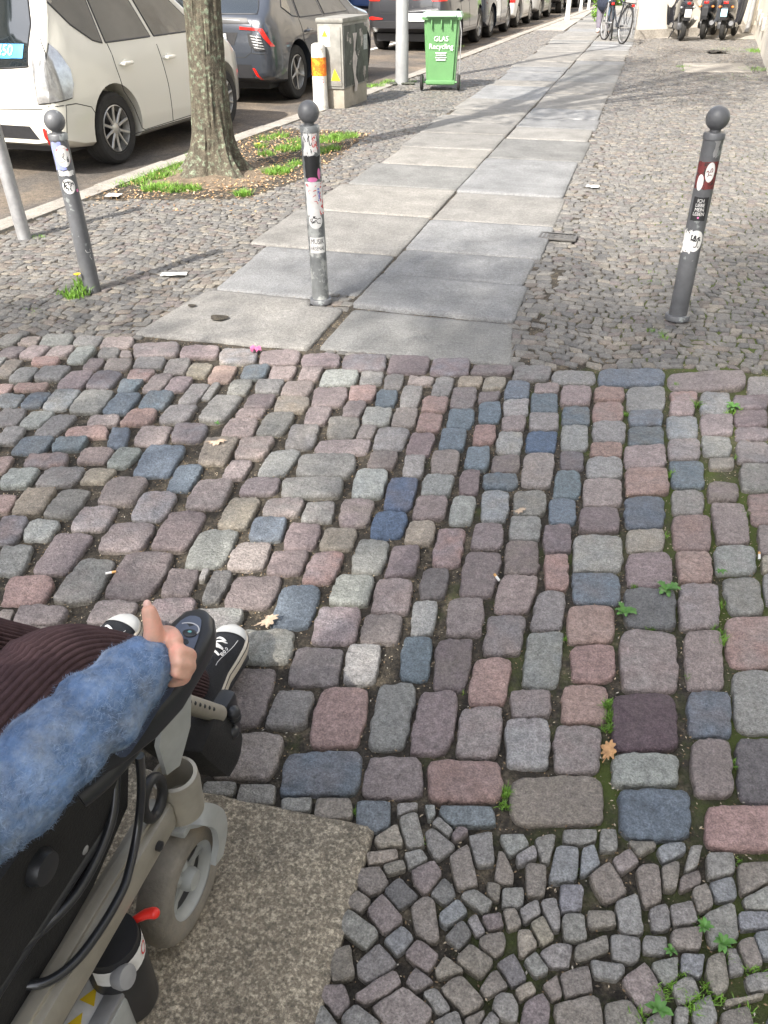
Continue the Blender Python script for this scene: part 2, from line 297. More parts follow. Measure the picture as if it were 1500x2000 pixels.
def bot_y(x): return float(np.interp(x, [-3, bl.x-.3, bl.x, at(950, 1600).x, at(1500, 1690).x, 3], [.8, 1.10, at(560, 1560).y, at(950, 1610).y, at(1500, 1700).y, 1.15]))
def fill(x0, x1, y0, y1, dx, dy, cond, cols, shear=0.0, rad=0.7, jit=.15):
    C = [cen(P) for P, _ in stones]; Rr = [math.sqrt(area(P)) for P, _ in stones]; out = []
    for yy in np.arange(y0, y1, dy/4):
        for xx in np.arange(x0, x1, dx/4):
            cx, cy = xx+random.uniform(-.1, .1)*dx, yy+random.uniform(-.05, .05)*dy
            if not cond(cx, cy): continue
            if all((abs(cx-c[0]) > 2 or max(abs(cx-shear*(cy-c[1])-c[0])/(r*.5+dx*.5), abs(cy-c[1])/(r*.5+dy*.5)) > rad) for c, r in zip(C, Rr)):
                w = dx*random.uniform(.95, 1.15); h = dy*random.uniform(.95, 1.1)
                out.append([np.array([(cx-w/2-shear*h/2, cy-h/2), (cx+w/2-shear*h/2, cy-h/2), (cx+w/2+shear*h/2, cy+h/2), (cx-w/2+shear*h/2, cy+h/2)]), random.choice(cols)])
                C.append(np.array([cx, cy])); Rr.append(math.sqrt(w*h))
    return out
stones += fill(-4.05, 2.4, 0.75, 3.8, .14, .155, lambda x, y: bot_y(x)+.04 < y < top_y(x)-.05, 'ggppmmrbwn', 0.1, .9)
# ---- small mosaic stones in the foreground, traced centres (500,1400 tile at 1.5x)
SM = "395 355 70;470 320 98;550 320 62;597 350 42;375 400 72;462 412 65;412 437 62;540 385 85;655 385 82;750 385 76;847 378 65;507 460 78;612 448 105;718 450 75;795 412 68;830 480 92;905 430 98;975 405 72;1045 365 70;1130 385 58;1085 430 88;1215 400 70;1275 412 60;345 475 70;432 510 85;537 507 80;650 530 62;700 505 50;750 515 74;695 590 55;380 590 92;500 585 88;587 572 72;640 610 58;755 602 52;800 572 64;862 562 74;932 532 74;975 505 50;1035 490 118;1150 500 105;1215 462 70;1270 470 60;1355 490 85;1315 530 82;1370 425 85;1470 460 90;1470 520 85;315 545 62;300 632 88;420 650 84;350 715 95;268 730 85;490 705 118;590 645 72;560 740 84;637 720 112;697 665 62;740 670 50;783 652 62;850 640 84;930 615 80;1005 590 78;1105 580 105;1190 590 84;1255 575 88;1370 605 95;1445 590 88;752 740 78;690 785 78;832 725 84;890 695 86;987 675 88;1080 665 98;1170 665 82;1255 650 78;1205 735 78;1025 730 76;930 775 112;1130 800 138;1290 740 90;1355 750 82;1395 725 76;1450 690 86;1495 650 70;362 800 112;600 810 98;530 820 84;795 820 82;735 845 70;875 805 82;1015 805 74;1250 800 78;235 830 78;430 865 130;300 870 84;565 885 66;632 875 62;685 872 58;820 875 100;955 875 110;1065 870 104;1240 880 88;1400 870 104;1470 790 88;1440 840 92;490 765 60;210 880 70;1320 850 80;1190 880 80"
small = []
for s_ in SM.split(';'):
    x, y, s2 = map(float, s_.split()); a_ = random.uniform(.82, 1.15); th = random.uniform(-.35, .5)+(0.5 if x < 700 else .1)
    w, h = s2*.5*a_*1.02, s2*.5/a_*1.05; q = []
    for sx, sy in ((-1, 1), (1, 1), (1, -1), (-1, -1)):
        jx, jy = random.uniform(-.14, .14)*w, random.uniform(-.14, .14)*h
        u, v = sx*w+jx, sy*h+jy
        p = at(500+(x+1.33*(u*math.cos(th)+v*math.sin(th)))/1.5, 1400+(y+1.33*(-u*math.sin(th)+v*math.cos(th)))/1.5); q.append((p.x, p.y))
    P = np.array(q)
    if area(P) < 0: P = P[::-1]
    small.append([P, random.choice('gggggnnnmykkd') if s2 < 100 else random.choice('gnnmp')])
CC['k'] = (.19, .20, .215)
sc_ = at(733, 1612); s2_ = at(620, 2000)
def slab_right(y): return sc_.x + (y-sc_.y)*(s2_.x-sc_.x)/(s2_.y-sc_.y)
big = stones; stones = small + [s for s in big if cen(s[0])[1] < 1.35]
extra = fill(-.35, 2.0, -.3, 1.2, .052, .052, lambda x, y: x > slab_right(y)+.03 and y < bot_y(x)-.05, 'gggnnmkd', .25, .9)
small += extra; stones = big
def sat_clip(L):
    N_ = len(L); C = np.array([cen(q[0]) for q in L]); Rd = np.array([np.max(np.linalg.norm(q[0]-cen(q[0]), axis=1)) for q in L])
    cuts = [[] for _ in L]
    for i in range(N_):
        dd = np.linalg.norm(C-C[i], axis=1)
        for j in np.nonzero((dd < Rd+Rd[i]+.03))[0]:
            if j <= i: continue
            A, B = L[i][0], L[j][0]; best = None
            for P in (A, B):
                for k in range(len(P)):
                    e = P[(k+1) % len(P)]-P[k]; n = np.array([e[1], -e[0]]); ln = np.linalg.norm(n)
                    if ln < 1e-6: continue
                    n = n/ln
                    if n.dot(C[j]-C[i]) < 0: n = -n
                    g = (B@n).min()-(A@n).max()
                    if best is None or g > best[0]: best = (g, n, ((B@n).min()+(A@n).max())/2)
            g, n, o = best
            if g < L[i][2]+L[j][2]:
                m_ = L[i][2]+L[j][2]; cuts[i].append((n, o-m_/2)); cuts[j].append((-n, -(o+m_/2)))
    out = []
    for (P, c, gp), cs in zip(L, cuts):
        P = [p for p in P]
        for n, o in cs:
            Q = []
            for k in range(len(P)):
                a, b = P[k], P[(k+1) % len(P)]; da, db = a@n-o, b@n-o
                if da <= 0: Q.append(a)
                if (da < 0) != (db < 0) and abs(da-db) > 1e-9: Q.append(a+(b-a)*da/(da-db))
            P = Q
            if len(P) < 3: break
        if len(P) >= 3 and area(np.array(P)) > .0006: out.append((np.array(P), c))
    return out
allst = [[P, c, .0036] for P, c in big]+[[P, c, .002] for P, c in small]
allst = sat_clip(allst)
def contour(P, n, rnd, seed, amp):
    # resample, corner-cut, wobble
    P = [np.array(p) for p in P]; c0 = cen(P)
    for _ in range(3):
        Q = []
        for k in range(len(P)):
            a, b = P[k], P[(k+1) % len(P)]; r = rnd if _ == 0 else .25
            Q += [a+(b-a)*r, a+(b-a)*(1-r)]
        P = Q
    P = np.array(P+[P[0]]); seg = np.linalg.norm(np.diff(P, axis=0), axis=1); cu = np.concatenate([[0], np.cumsum(seg)])
    t = np.linspace(0, cu[-1], n, endpoint=False)
    X = np.stack([np.interp(t, cu, P[:, 0]), np.interp(t, cu, P[:, 1])], 1)
    for k in range(n):
        nz_ = noise.noise((X[k][0]*28+seed, X[k][1]*28, seed))*.7+noise.noise((X[k][0]*75+seed, X[k][1]*75, seed))*.5; d = (X[k]-c0); X[k] += d/np.linalg.norm(d)*amp*nz_
    return X, c0
Vs = []; Fs = []; Ts = []; Cs = []; k0 = 0
for idx, (P, c) in enumerate(allst):
    A = area(P); small_ = A < .0085
    n = 40 if not small_ else 22
    X, c0 = contour(P, n, .075 if small_ else .115, idx*3.1, .003 if small_ else .008)
    szz = math.sqrt(A)
    rings = [(1.01, -.035), (1.0, -.016), (.99, -.007), (.965, -.001), (.92, .0018), (.78, .0028), (.55, .0035), (.3, .004), (.12, .004)] if not small_ else [(1.01, -.03), (1.0, -.008), (.965, -.001), (.90, .0012), (.55, .002), (.2, .002)]
    dome = random.uniform(.7, 1.5) if not small_ else random.uniform(.5, 1.3); h0 = random.uniform(-.004, .005) if not small_ else random.uniform(-.003, .003)
    tx, ty = random.gauss(0, .03), random.gauss(0, .03)
    base = np.array(CC[c]); base = base*1.06-base.mean()*.06; base = base*(1.5 if small_ else 1.14)*np.array([random.uniform(.88, 1.12)]*3)*np.array([random.uniform(.97, 1.03) for _ in range(3)])
    if small_: base = base*.72+np.array([.20, .19, .175])*.28
    lum = base.mean()
    vv = []
    for f, z in rings:
        for p in X:
            q = c0+(p-c0)*f; d = q-c0; zz = z*dome if z > 0 else z
            if z > -.01:
                amp = .0045 if not small_ else .0014
                zz += amp*(noise.noise((q[0]*30, q[1]*30, idx*1.7))+.8*noise.noise((q[0]*80, q[1]*80, idx*2.7)))
            vv.append((q[0], q[1], zz+h0+tx*d[0]+ty*d[1]))
    vv.append((c0[0], c0[1], rings[-1][1]*dome+h0)); vv = np.array(vv); m_ = len(vv)
    nr = len(rings); a = np.arange(n); f4 = []
    for r in range(nr-1): f4.append(np.stack([r*n+a, r*n+(a+1) % n, (r+1)*n+(a+1) % n, (r+1)*n+a], 1))
    f4 = np.concatenate(f4); t3 = np.stack([(nr-1)*n+a, (nr-1)*n+(a+1) % n, np.full(n, m_-1)], 1)
    cs = np.empty((m_, 3)); two = np.array(CC[random.choice('gpmbwy')]); mixk = random.choice([0, .15, .3, .45]) if not small_ else 0.08
    for q in range(m_):
        nn = .5+.9*noise.noise((vv[q][0]*22+idx, vv[q][1]*22, idx*5.3)); nn = min(max(nn, 0), 1)
        cs[q] = base*(1-mixk*nn)+two*(lum/two.mean())*mixk*nn
        if q < 2*n: cs[q] = cs[q]*.62+np.array([.05, .045, .03])
    Vs.append(vv); Fs.append(f4+k0); Ts.append(t3+k0); Cs.append(cs); k0 += m_
m_cob = mat('cobble_stone', (1, 1, 1), 0.6, attr=True, var=.16, vscale=26, speck=.42, sscale=240, bump=1.0, bscale=120, spec=.4)
me = fast_mesh('cobblestones', np.concatenate(Vs), np.concatenate(Fs), np.concatenate(Cs), np.concatenate(Ts))
tag(link('cobblestone_driveway', me, m_cob, None, False), kind='structure')
# ---- procedural small paving of the footway (arched rows)
def mosaic(name, y0, y1, xa, xb, sp, seed, lo=False, arch=.09, per=1.25, rot=0.0, skip=None):
    rng = np.random.RandomState(seed); Q = []; Cc = []
    ns = int((y1-y0+1.2)/sp)
    for i in range(-int(.5/sp), ns):
        vbase = y0+i*sp; x = xa(vbase)-.1+rng.rand()*sp; xend = max(xb(vbase), xb(min(vbase+.4, y1)))+.1; xw = [x]
        while x < xend: x += sp*rng.uniform(.72, 1.38); xw.append(x)
        xw = np.array(xw)
        def row(xx, vb):
            k = np.floor(xx/per); u = (xx/per-k)*2-1
            return vb+arch*(1-u*u)+.012*np.sin(xx*9+vb*5)+.01*np.sin(vb*11+xx*3)
        for a, b in zip(xw[:-1], xw[1:]):
            j = rng.normal(0, .0045, 8); sk = rng.normal(0, .006)
            p = [(a+j[0]-sk, row(a, vbase)+j[1]), (b+j[2]-sk, row(b, vbase)+j[3]), (b+j[4]+sk, row(b, vbase+sp)+j[5]), (a+j[6]+sk, row(a, vbase+sp)+j[7])]
            cx = sum(q[0] for q in p)/4; cy = sum(q[1] for q in p)/4
            if xa(cy)+.02 < cx < xb(cy)-.02 and y0 < cy < y1 and not (skip and skip(cx, cy)): Q.append(p)
    Q = np.array(Q); n = len(Q); c0 = Q.mean(1, keepdims=True); d = Q-c0
    ln = np.linalg.norm(d, axis=2, keepdims=True); Q = c0+d*(1-.0022*1.3/ln)
    # octagon with cut corners
    cut = .10 if not lo else .0
    if not lo:
        nxt = np.roll(Q, -1, 1); prv = np.roll(Q, 1, 1); o = np.stack([Q+(prv-Q)*cut, Q+(nxt-Q)*cut], 2).reshape(n, 8, 2)
        o += rng.normal(0, .0012, o.shape); m_ = 8
    else: o = Q; m_ = 4
    h = rng.normal(0, .0018, (n, 1)); tlt = rng.normal(0, .022, (n, 1, 2))
    lev = [(1.01, -.026), (1.0, -.0095), (.93, -.006)]
    if not lo: lev.append((.5, -.005))
    vs = []
    for f, z in lev:
        pp = c0+(o-c0)*f; zz = z+h+((pp-c0)*tlt).sum(2); vs.append(np.concatenate([pp, zz[..., None]], 2))
    nl = len(lev); cv = np.concatenate([c0[:, 0], (h+(-.0048 if not lo else -.0055))], 1)[:, None]
    V = np.concatenate(vs+[cv], 1); per_ = nl*m_+1
    a = np.arange(m_); f4 = np.concatenate([np.stack([r*m_+a, r*m_+(a+1) % m_, (r+1)*m_+(a+1) % m_, (r+1)*m_+a], 1) for r in range(nl-1)]); t3 = np.stack([(nl-1)*m_+a, (nl-1)*m_+(a+1) % m_, np.full(m_, per_-1)], 1)
    off = (np.arange(n)*per_)[:, None, None]
    pal = np.array([(.17, .168, .165), (.20, .195, .185), (.14, .14, .142), (.185, .165, .15), (.23, .215, .19), (.155, .14, .14)])*.90*np.array([1.03, 1.0, .96])
    bc = pal[rng.choice(6, n, p=[.3, .25, .16, .12, .1, .07])]*rng.uniform(.85, 1.15, (n, 1)); col = np.repeat(bc[:, None], per_, 1)
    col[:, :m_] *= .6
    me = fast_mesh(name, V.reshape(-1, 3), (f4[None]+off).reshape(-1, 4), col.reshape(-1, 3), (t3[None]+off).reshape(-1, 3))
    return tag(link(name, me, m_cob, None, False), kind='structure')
XL, XM, XR = -2.26, -1.335, -0.40
pit = [(-4.12, 5.55), (-2.86, 5.93), (-2.66, 6.7), (-2.74, 8.9), (-3.95, 9.0)]
def in_pit(x, y):
    r = False; n = len(pit)
    for i in range(n):
        (x1, y1), (x2, y2) = pit[i], pit[(i+1) % n]
        if (y1 > y) != (y2 > y) and x < (x2-x1)*(y-y1)/(y2-y1)+x1: r = not r
    return r
lft = lambda y: kx(y)+.22
def slab_l(y):
    return float(np.interp(y, [3.2, 3.45, 3.98, 4.0, 4.75, 4.78, 5.6, 6.4, 7.3, 30], [-2.36, -2.36, -2.30, -2.33, -2.36, -2.30, -2.27, -2.24, -2.27, -2.27]))
mosaic('mosaic_paving', 2.7, 9.0, lambda y: lft(y) if y > top_y(-3.6)-.4 else 9, lambda y: -2.15, .056, 1, skip=lambda x, y: in_pit(x, y) or y < top_y(x)+.035)
mosaic('mosaic_paving', 9.0, 24, lft, lambda y: XL+.03, .058, 2, lo=True, skip=in_pit)
mosaic('mosaic_paving', 3.4, 9.0, lambda y: XR+.035, lambda y: 2.0, .055, 3, skip=lambda x, y: y < top_y(x)+.035, arch=.09, per=1.1)
mosaic('mosaic_paving', 9.0, 21.9, lambda y: XR-.12, lambda y: 2.6, .058, 4, lo=True, arch=.2, per=1.1)
# straight edging row along the slabs
mosaic('mosaic_paving', 3.35, 9.0, lambda y: XR-.14, lambda y: XR+.065, .066, 5, arch=0, per=5)
mosaic('mosaic_paving', 3.24, 3.40, lambda y: XM+.02, lambda y: XR-.0, .056, 6, arch=0, per=5, skip=lambda x, y: y > 3.40-.06*(x-XM) or y < top_y(x)+.02)
# far footway beyond the mesh paving
# ---- granite slabs
m_slab = mat('granite_slab', (1, 1, 1), 0.7, attr=True, var=.22, vscale=3.5, speck=.34, sscale=200, bump=.7, bscale=90, spec=.35)
def slabs():
    Vs, Fs, Cs = [], [], []; k0 = 0
    jl = [at(430, 667).y, at(540, 577).y, at(630, 488).y, at(725, 418).y, at(790, 366).y, at(840, 324).y, at(885, 291).y, at(920, 263).y, at(950, 241).y, at(975, 228).y, at(1000, 216).y, at(1030, 196).y, at(1060, 170).y]
    jr = [at(810, 697).y, at(850, 616).y, at(880, 546).y, at(905, 497).y, at(960, 437).y, at(1000, 382).y, at(1050, 314).y, at(1080, 275).y, at(1085, 252).y, at(1090, 233).y, at(1100, 214).y, at(1120, 184).y, at(1140, 161).y]
    while jl[-1] < 34: jl.append(jl[-1]+random.uniform(.6, 1.15))
    while jr[-1] < 22: jr.append(jr[-1]+random.uniform(.6, 1.15))
    while jr[-1] < 34: jr.append(jr[-1]+random.uniform(.6, 1.15))
    pal = [(.205, .198, .186), (.195, .197, .199), (.22, .21, .193), (.175, .174, .168)]
    for (J, xa, xb, left) in ((jl, XL, XM-.007, True), (jr, XM+.007, XR-.075, False)):
        for i in range(len(J)-1):
            y0, y1 = J[i], J[i+1]; jit = lambda s=.012: random.uniform(-s, s)
            xo = (random.choice([-.05, 0, 0, .04]) if i > 3 else [-.14, -.09, -.08, -.04][i]) if left else 0
            xo2 = 0 if left else (random.choice([0, 0, -.03]) if i > 0 else 0.02)
            q = [(xa+xo+jit(), y0+.0085+jit(.004)), (xb+jit(.006)+xo2, y0+.0085+jit(.004)), (xb+jit(.006)+xo2, y1-.0085+jit(.004)), (xa+xo+jit(), y1-.0085+jit(.004))]
            if left and i == 0: q = [(at(258, 652).x, at(258, 652).y), (XM-.02, at(612, 684).y), (XM-.02, y1-.10), (XM-.2, y1-.10), (XM-.24, y1-.01), (at(395, 573).x, y1-.008)]
            if left and i == 1: q = [(at(425, 557).x, y0+.02), (XM-.24, y0+.015), (XM-.24, y0+.11), (XM-.015, y0+.11), (XM-.01, y1-.01), (at(515, 484).x, y1-.008)]
            if not left and i == 0: q = [(XM+.02, at(625, 680).y), (at(1000, 712).x, at(1000, 712).y), (XR-.075, y1-.01), (XM+.02, y1-.01)]
            # densify outline
            c0 = np.mean(q, 0); pts = []
            for k in range(len(q)):
                a, b = np.array(q[k]), np.array(q[(k+1) % len(q)]); m_ = max(2, int(np.linalg.norm(b-a)/.035))
                for t in range(m_):
                    p = a+(b-a)*t/m_; d = (c0-p)/np.linalg.norm(c0-p); near = min(t, m_-t)/m_
                    p = p+d*(.004*abs(noise.noise((p[0]*9, p[1]*9, i)))*2+(.012 if t == 0 else 0)+.004*noise.noise((p[0]*40, p[1]*40, 1))); pts.append(p)
            pts = np.array(pts); n = len(pts); dh = random.uniform(-.006, .007); col = np.array(random.choice(pal))*random.uniform(.86, 1.1)
            tl = np.array([random.gauss(0, .004), random.gauss(0, .004)])
            vv = []; rings = [(0, -.03), (0, -.005), (.007, .003), (.05, .006), (.15, .0065), (.3, .0065)]
            for dd, z in rings:
                for p in pts:
                    v = c0-p; L_ = np.linalg.norm(v); qq = p+v*min(dd/L_, .95)
                    zz = z+(.0012*noise.noise((qq[0]*6, qq[1]*6, i+50*left)) if z > -.001 else 0)
                    vv.append((qq[0], qq[1], zz+dh+(qq-c0)@tl))
            vv.append((c0[0], c0[1], .0025+dh)); m2 = len(vv); a = np.arange(n)
            for r in range(len(rings)-1): Fs.append(np.stack([r*n+a, r*n+(a+1) % n, (r+1)*n+(a+1) % n, (r+1)*n+a], 1)+k0)
            Fs.append(np.stack([(len(rings)-1)*n+a, (len(rings)-1)*n+(a+1) % n, np.full(n, m2-1), np.full(n, m2-1)], 1)+k0)
            Vs.append(np.array(vv)); Cs.append(np.repeat(col[None], m2, 0)); k0 += m2
    V = np.concatenate(Vs); F = np.concatenate(Fs); tri = F[:, 2] == F[:, 3]
    me = fast_mesh('paving_slabs', V, F[~tri], np.concatenate(Cs), F[tri][:, :3])
    return tag(link('paving_slabs', me, m_slab, None, False), kind='structure')
slabs()
# foreground granite slab, speckled
m_gr = mat('speckled_granite', (.19, .162, .122), .75, speck=.5, sscale=180, var=.25, vscale=5, bump=.8, bscale=90, col2=(.40, .35, .27), c2scale=115, c2lo=.48, c2hi=.60)
P4 = [at(395, 1545), at(733, 1612), at(620, 2000)]
g1 = [(P4[0].x-.75, P4[0].y+.10), (P4[0].x, P4[0].y), (P4[1].x-.012, P4[1].y-.004), (P4[1].x, P4[1].y-.014), (P4[2].x, P4[2].y), (P4[2].x+.04, P4[2].y-.75), (P4[0].x-.75, P4[2].y-.75)]
gm = MB()
def ring_slab(mb, pts, z0, z1, b=.012):
    c = Vector((sum(p[0] for p in pts)/len(pts), sum(p[1] for p in pts)/len(pts))); n = len(pts)
    L0 = [(p[0], p[1], z0) for p in pts]; L1 = [(p[0], p[1], z1-b*.7) for p in pts]
    L2 = [(*(Vector(p)+(c-Vector(p)).normalized()*b), z1) for p in pts]
    f = [(i, (i+1) % n, n+(i+1) % n, n+i) for i in range(n)]+[(n+i, n+(i+1) % n, 2*n+(i+1) % n, 2*n+i) for i in range(n)]+[tuple(range(2*n, 3*n))]
    mb.add(L0+L1+L2, f)
dense = []
for k in range(len(g1)):
    a, b = Vector(g1[k]), Vector(g1[(k+1) % len(g1)]); m_ = max(1, int((b-a).length/.02))
    for t in range(m_):
        p = a+(b-a)*t/m_; dense.append((p.x+.003*noise.noise((p.x*30, p.y*30, 0)), p.y+.003*noise.noise((p.x*30, p.y*30, 9))))
ring_slab(gm, dense, -.05, .006); tag(gm.build('granite_slab', m_gr, None, True, 50), kind='structure')
# far part of the footway (plain sheet a little above the soil)
m_ffar = mat('far_paving', (.30, .28, .25), .85, var=.2, vscale=2, speck=.3, sscale=40, bump=.3, bscale=40)
poly_obj('far_pavement', [(kx(24)+.22, 24.0), (XL-.05, 24.0), (XL-.05, 34), (3, 34), (14, 60), (kx(60)+.22, 60), (kx(46)+.22, 46), (kx(33.8)+.22, 33.8)], -.004, m_ffar)
poly_obj('far_pavement', [(XR-.05, 22.0), (3, 22.0), (3, 33.9), (XR-.05, 33.9)], -.008, m_ffar)

# small infill stones beside the middle bollard and hollows worn into the first slab
mosaic('mosaic_paving', at(540, 577).y-.12, at(540, 577).y+.125, lambda y: XM-.20, lambda y: XM+.0, .06, 9, arch=0, per=5)
hl = MB()
for px, py, r_ in ((428, 625, .045), (375, 601, .022)):
    c = at(px, py); hl.add([(c.x+r_*(1+.2*math.sin(3*t))*math.cos(t), c.y+r_*(1+.2*math.cos(2*t))*math.sin(t), .0135) for t in np.linspace(0, 6.1, 18)], [tuple(range(18))])
tag(hl.build('slab_hollow', m_soil, None, False), kind='structure')
# ---------------------------------------------------------------- shared materials
m_black = mat('black_plastic', (.018, .018, .02), .45, var=.2, vscale=20)
m_rubber = mat('tyre_rubber', (.022, .021, .02), .85, var=.3, vscale=12, bump=.3, bscale=80)
m_glass = mat('car_glass', (.012, .016, .018), .03, spec=.9, coat=1.0)
m_rim = mat('alloy_rim', (.42, .41, .39), .35, metal=.6, var=.15, vscale=10)
m_chrome = mat('chrome', (.6, .6, .6), .15, metal=1.0)
m_red = mat('red_lamp', (.55, .015, .01), .15, coat=1.0)
m_clear = mat('clear_lamp', (.40, .40, .40), .15, coat=1.0, var=.3, vscale=14, metal=.55)
m_white = mat('white_print', (.78, .78, .76), .5)
m_ink = mat('black_print', (.02, .02, .022), .6)
m_plate = mat('number_plate', (.72, .72, .70), .4)
m_blue = mat('blue_print', (.03, .30, .62), .4)
m_yel = mat('yellow_print', (.80, .55, .02), .5)
m_seam = mat('panel_gap', (.03, .03, .028), .8)
# ---------------------------------------------------------------- cars
def interp(P, y): return float(np.interp(y, [p[0] for p in P], [p[1] for p in P]))
def car(name, loc, rz, sp, label, paint, group='cars parked along the kerb', detail=True):
    root = empty(name, loc, rz, label, 'car', group)
    L, W_, belt = sp['L'], sp['W'], sp['belt']; top, bot = sp['top'], sp['bot']; r0 = sp.get('rw', .32)
    plan = [(0, .80), (.04, .88), (.12, .945), (.3, .985), (.8, 1.0), (L-1.1, 1.0), (L-.5, .95), (L-.2, .84), (L-.05, .66), (L, .5)]
    ks = np.concatenate([np.array([0, .015, .04, .08, .13, .2, .28, .38, .5]), np.linspace(.62, L-.5, 60), np.array([L-.4, L-.3, L-.2, L-.12, L-.06, L-.02, L])])
    tum = sp.get('tum', .36)
    def hwz(y, z):
        pw = interp(plan, y)*W_/2
        if z < belt:
            return pw*(1-.055*((z-.52)/.45)**2 - (.02 if abs(z-.62) < .05 else 0)*0)
        return pw*(1-.055*((belt-.52)/.45)**2) - (z-belt)*tum - .012
    rows = []
    for y in ks:
        t = interp(top, y); b = interp(bot, y); rt = .11 if t > belt+.15 else .085; rt = min(rt, (t-b)*.3)
        half = [(0, b), (hwz(y, b)*.8, b), (hwz(y, b)*.95, b+.015)]
        for k in range(14):
            z = b+.05+(t-rt-b-.05)*k/13; half.append((hwz(y, z), z))
        hc = hwz(y, t-rt)
        for k in range(1, 7):
            a = k/6*math.pi/2; half.append((hc-rt*1.5*(1-math.cos(a)), t-rt+rt*math.sin(a)*.96))
        hx, hz = half[-1]
        for f in (.66, .33): half.append((hx*f, hz+.035*(1-f*f)))
        half.append((0, hz+.035)); rows.append((y, half))
    mb = MB(); n = len(rows[0][1]); v = []; f = []
    for y, h in rows:
        ring = [(x, y, z) for x, z in h]+[(-x, y, z) for x, z in h[-2:0:-1]]; v += ring
    m_ = 2*n-2
    for i in range(len(rows)-1):
        for k in range(m_): f.append((i*m_+k, i*m_+(k+1) % m_, (i+1)*m_+(k+1) % m_, (i+1)*m_+k))
    for e, i0 in ((0, 0), (1, (len(rows)-1)*m_)):
        ring = [i0+k for k in range(m_)]
        for k in range(0, n-1):
            a, b_ = ring[k], ring[k+1]; c, d = ring[(m_-k-1) % m_], ring[(m_-k) % m_]
            q = [a, b_, c, d]; q = list(dict.fromkeys(q))
            if len(q) >= 3: f.append(tuple(q if e == 0 else q[::-1]))
    mb.add(v, f); me = mb.mesh('car_body')
    bv = bmesh.new(); bv.from_mesh(me); bvh = BVHTree.FromBMesh(bv); bv.free()
    # wheel arches cut out of the body
    cut = MB(); ra = r0+.06
    for wy in sp['wy']:
        for s in (-1, 1):
            cut.lathe([(ra, 0), (ra, .5)], 40, Matrix.Translation((s*(W_/2-.26), wy, r0+.01)) @ Matrix.Rotation(s*math.pi/2, 4, 'Y'))
    body = link('body', me, paint, root, False)
    cme = cut.mesh('cutter'); co = bpy.data.objects.new('cutter', cme); COL.objects.link(co); co.parent = root
    bpy.context.view_layer.update()
    md = body.modifiers.new('arches', 'BOOLEAN'); md.operation = 'DIFFERENCE'; md.object = co; md.solver = 'EXACT'
    dg = bpy.context.evaluated_depsgraph_get(); nm = bpy.data.meshes.new_from_object(body.evaluated_get(dg))
    body.modifiers.clear(); body.data = nm; bpy.data.objects.remove(co); sharpen(nm, 32)
    if not nm.materials: nm.materials.append(paint)
    def cast(a, b, ax):
        o, d = {'R': (Vector((3, a, b)), Vector((-1, 0, 0))), 'L': (Vector((-3, a, b)), Vector((1, 0, 0))), 'B': (Vector((a, -3, b)), Vector((0, 1, 0))), 'F': (Vector((a, L+3, b)), Vector((0, -1, 0)))}[ax]
        h = bvh.ray_cast(o, d)
        return (h[0], h[1]) if h[0] is not None else None
    def patch(mbx, poly, ax, off=.005, step=.05):
        P = []
        for k in range(len(poly)):
            a, b = Vector(poly[k]), Vector(poly[(k+1) % len(poly)]); m2 = max(1, int((b-a).length/step))
            P += [a+(b-a)*t/m2 for t in range(m2)]
        nb = len(P); xs = [p.x for p in P]; zs = [p.y for p in P]; pts = [p.copy() for p in P]
        for gx_ in np.arange(min(xs)+step/2, max(xs), step):
            for gz_ in np.arange(min(zs)+step/2, max(zs), step):
                w_ = False
                for i in range(nb):
                    p1, p2 = P[i], P[(i+1) % nb]
                    if (p1.y > gz_) != (p2.y > gz_) and gx_ < (p2.x-p1.x)*(gz_-p1.y)/(p2.y-p1.y)+p1.x: w_ = not w_
                if w_ and min((p-Vector((gx_, gz_))).length for p in P) > step*.35: pts.append(Vector((gx_, gz_)))
        r = geometry.delaunay_2d_cdt(pts, [(i, (i+1) % nb) for i in range(nb)], [], 1, 1e-5)
        vs = []
        for p in r[0]:
            h = cast(p.x, p.y, ax)
            if h is None:
                q_ = Vector((2.0*(1 if ax == 'R' else -1), p.x, p.y)) if ax in 'RL' else Vector((p.x, -1 if ax == 'B' else L+1, p.y)); g_ = bvh.find_nearest(q_); h = (g_[0], g_[1])
            vs.append(h[0]+h[1]*off)
        mbx.add(vs, [list(q) for q in r[2]])
    def seam(mbx, pts, ax, r=.004):
        out = []
        for k in range(len(pts)-1):
            a, b = Vector(pts[k]), Vector(pts[k+1]); m2 = max(1, int((b-a).length/.04))
            out += [a+(b-a)*t/m2 for t in range(m2)]
        out.append(Vector(pts[-1])); q = [cast(p.x, p.y, ax) for p in out]; q = [h[0] for h in q if h]
        if len(q) > 1: mbx.tube(q, r, 5)
    for s in sp.get('seams', []):
        sm = MB(); seam(sm, s[1], s[0])
        if sm.v: sm.build('panel_gap', m_seam, root)
    for ax, P in sp.get('trim', []):
        t = MB(); patch(t, P, ax, .004); t.build('black_trim', m_black, root)
    fr = MB()
    for ax, P in sp['win']:
        for a2 in (('R', 'L') if ax == 'S' else (ax,)):
            g = MB(); patch(g, P, a2, .006, .06)
            if g.v:
                g.build('window', m_glass, root, True, 60)
            seam(fr, P+[P[0]], a2, .009)
    if fr.v: fr.build('window_frame', m_black, root)
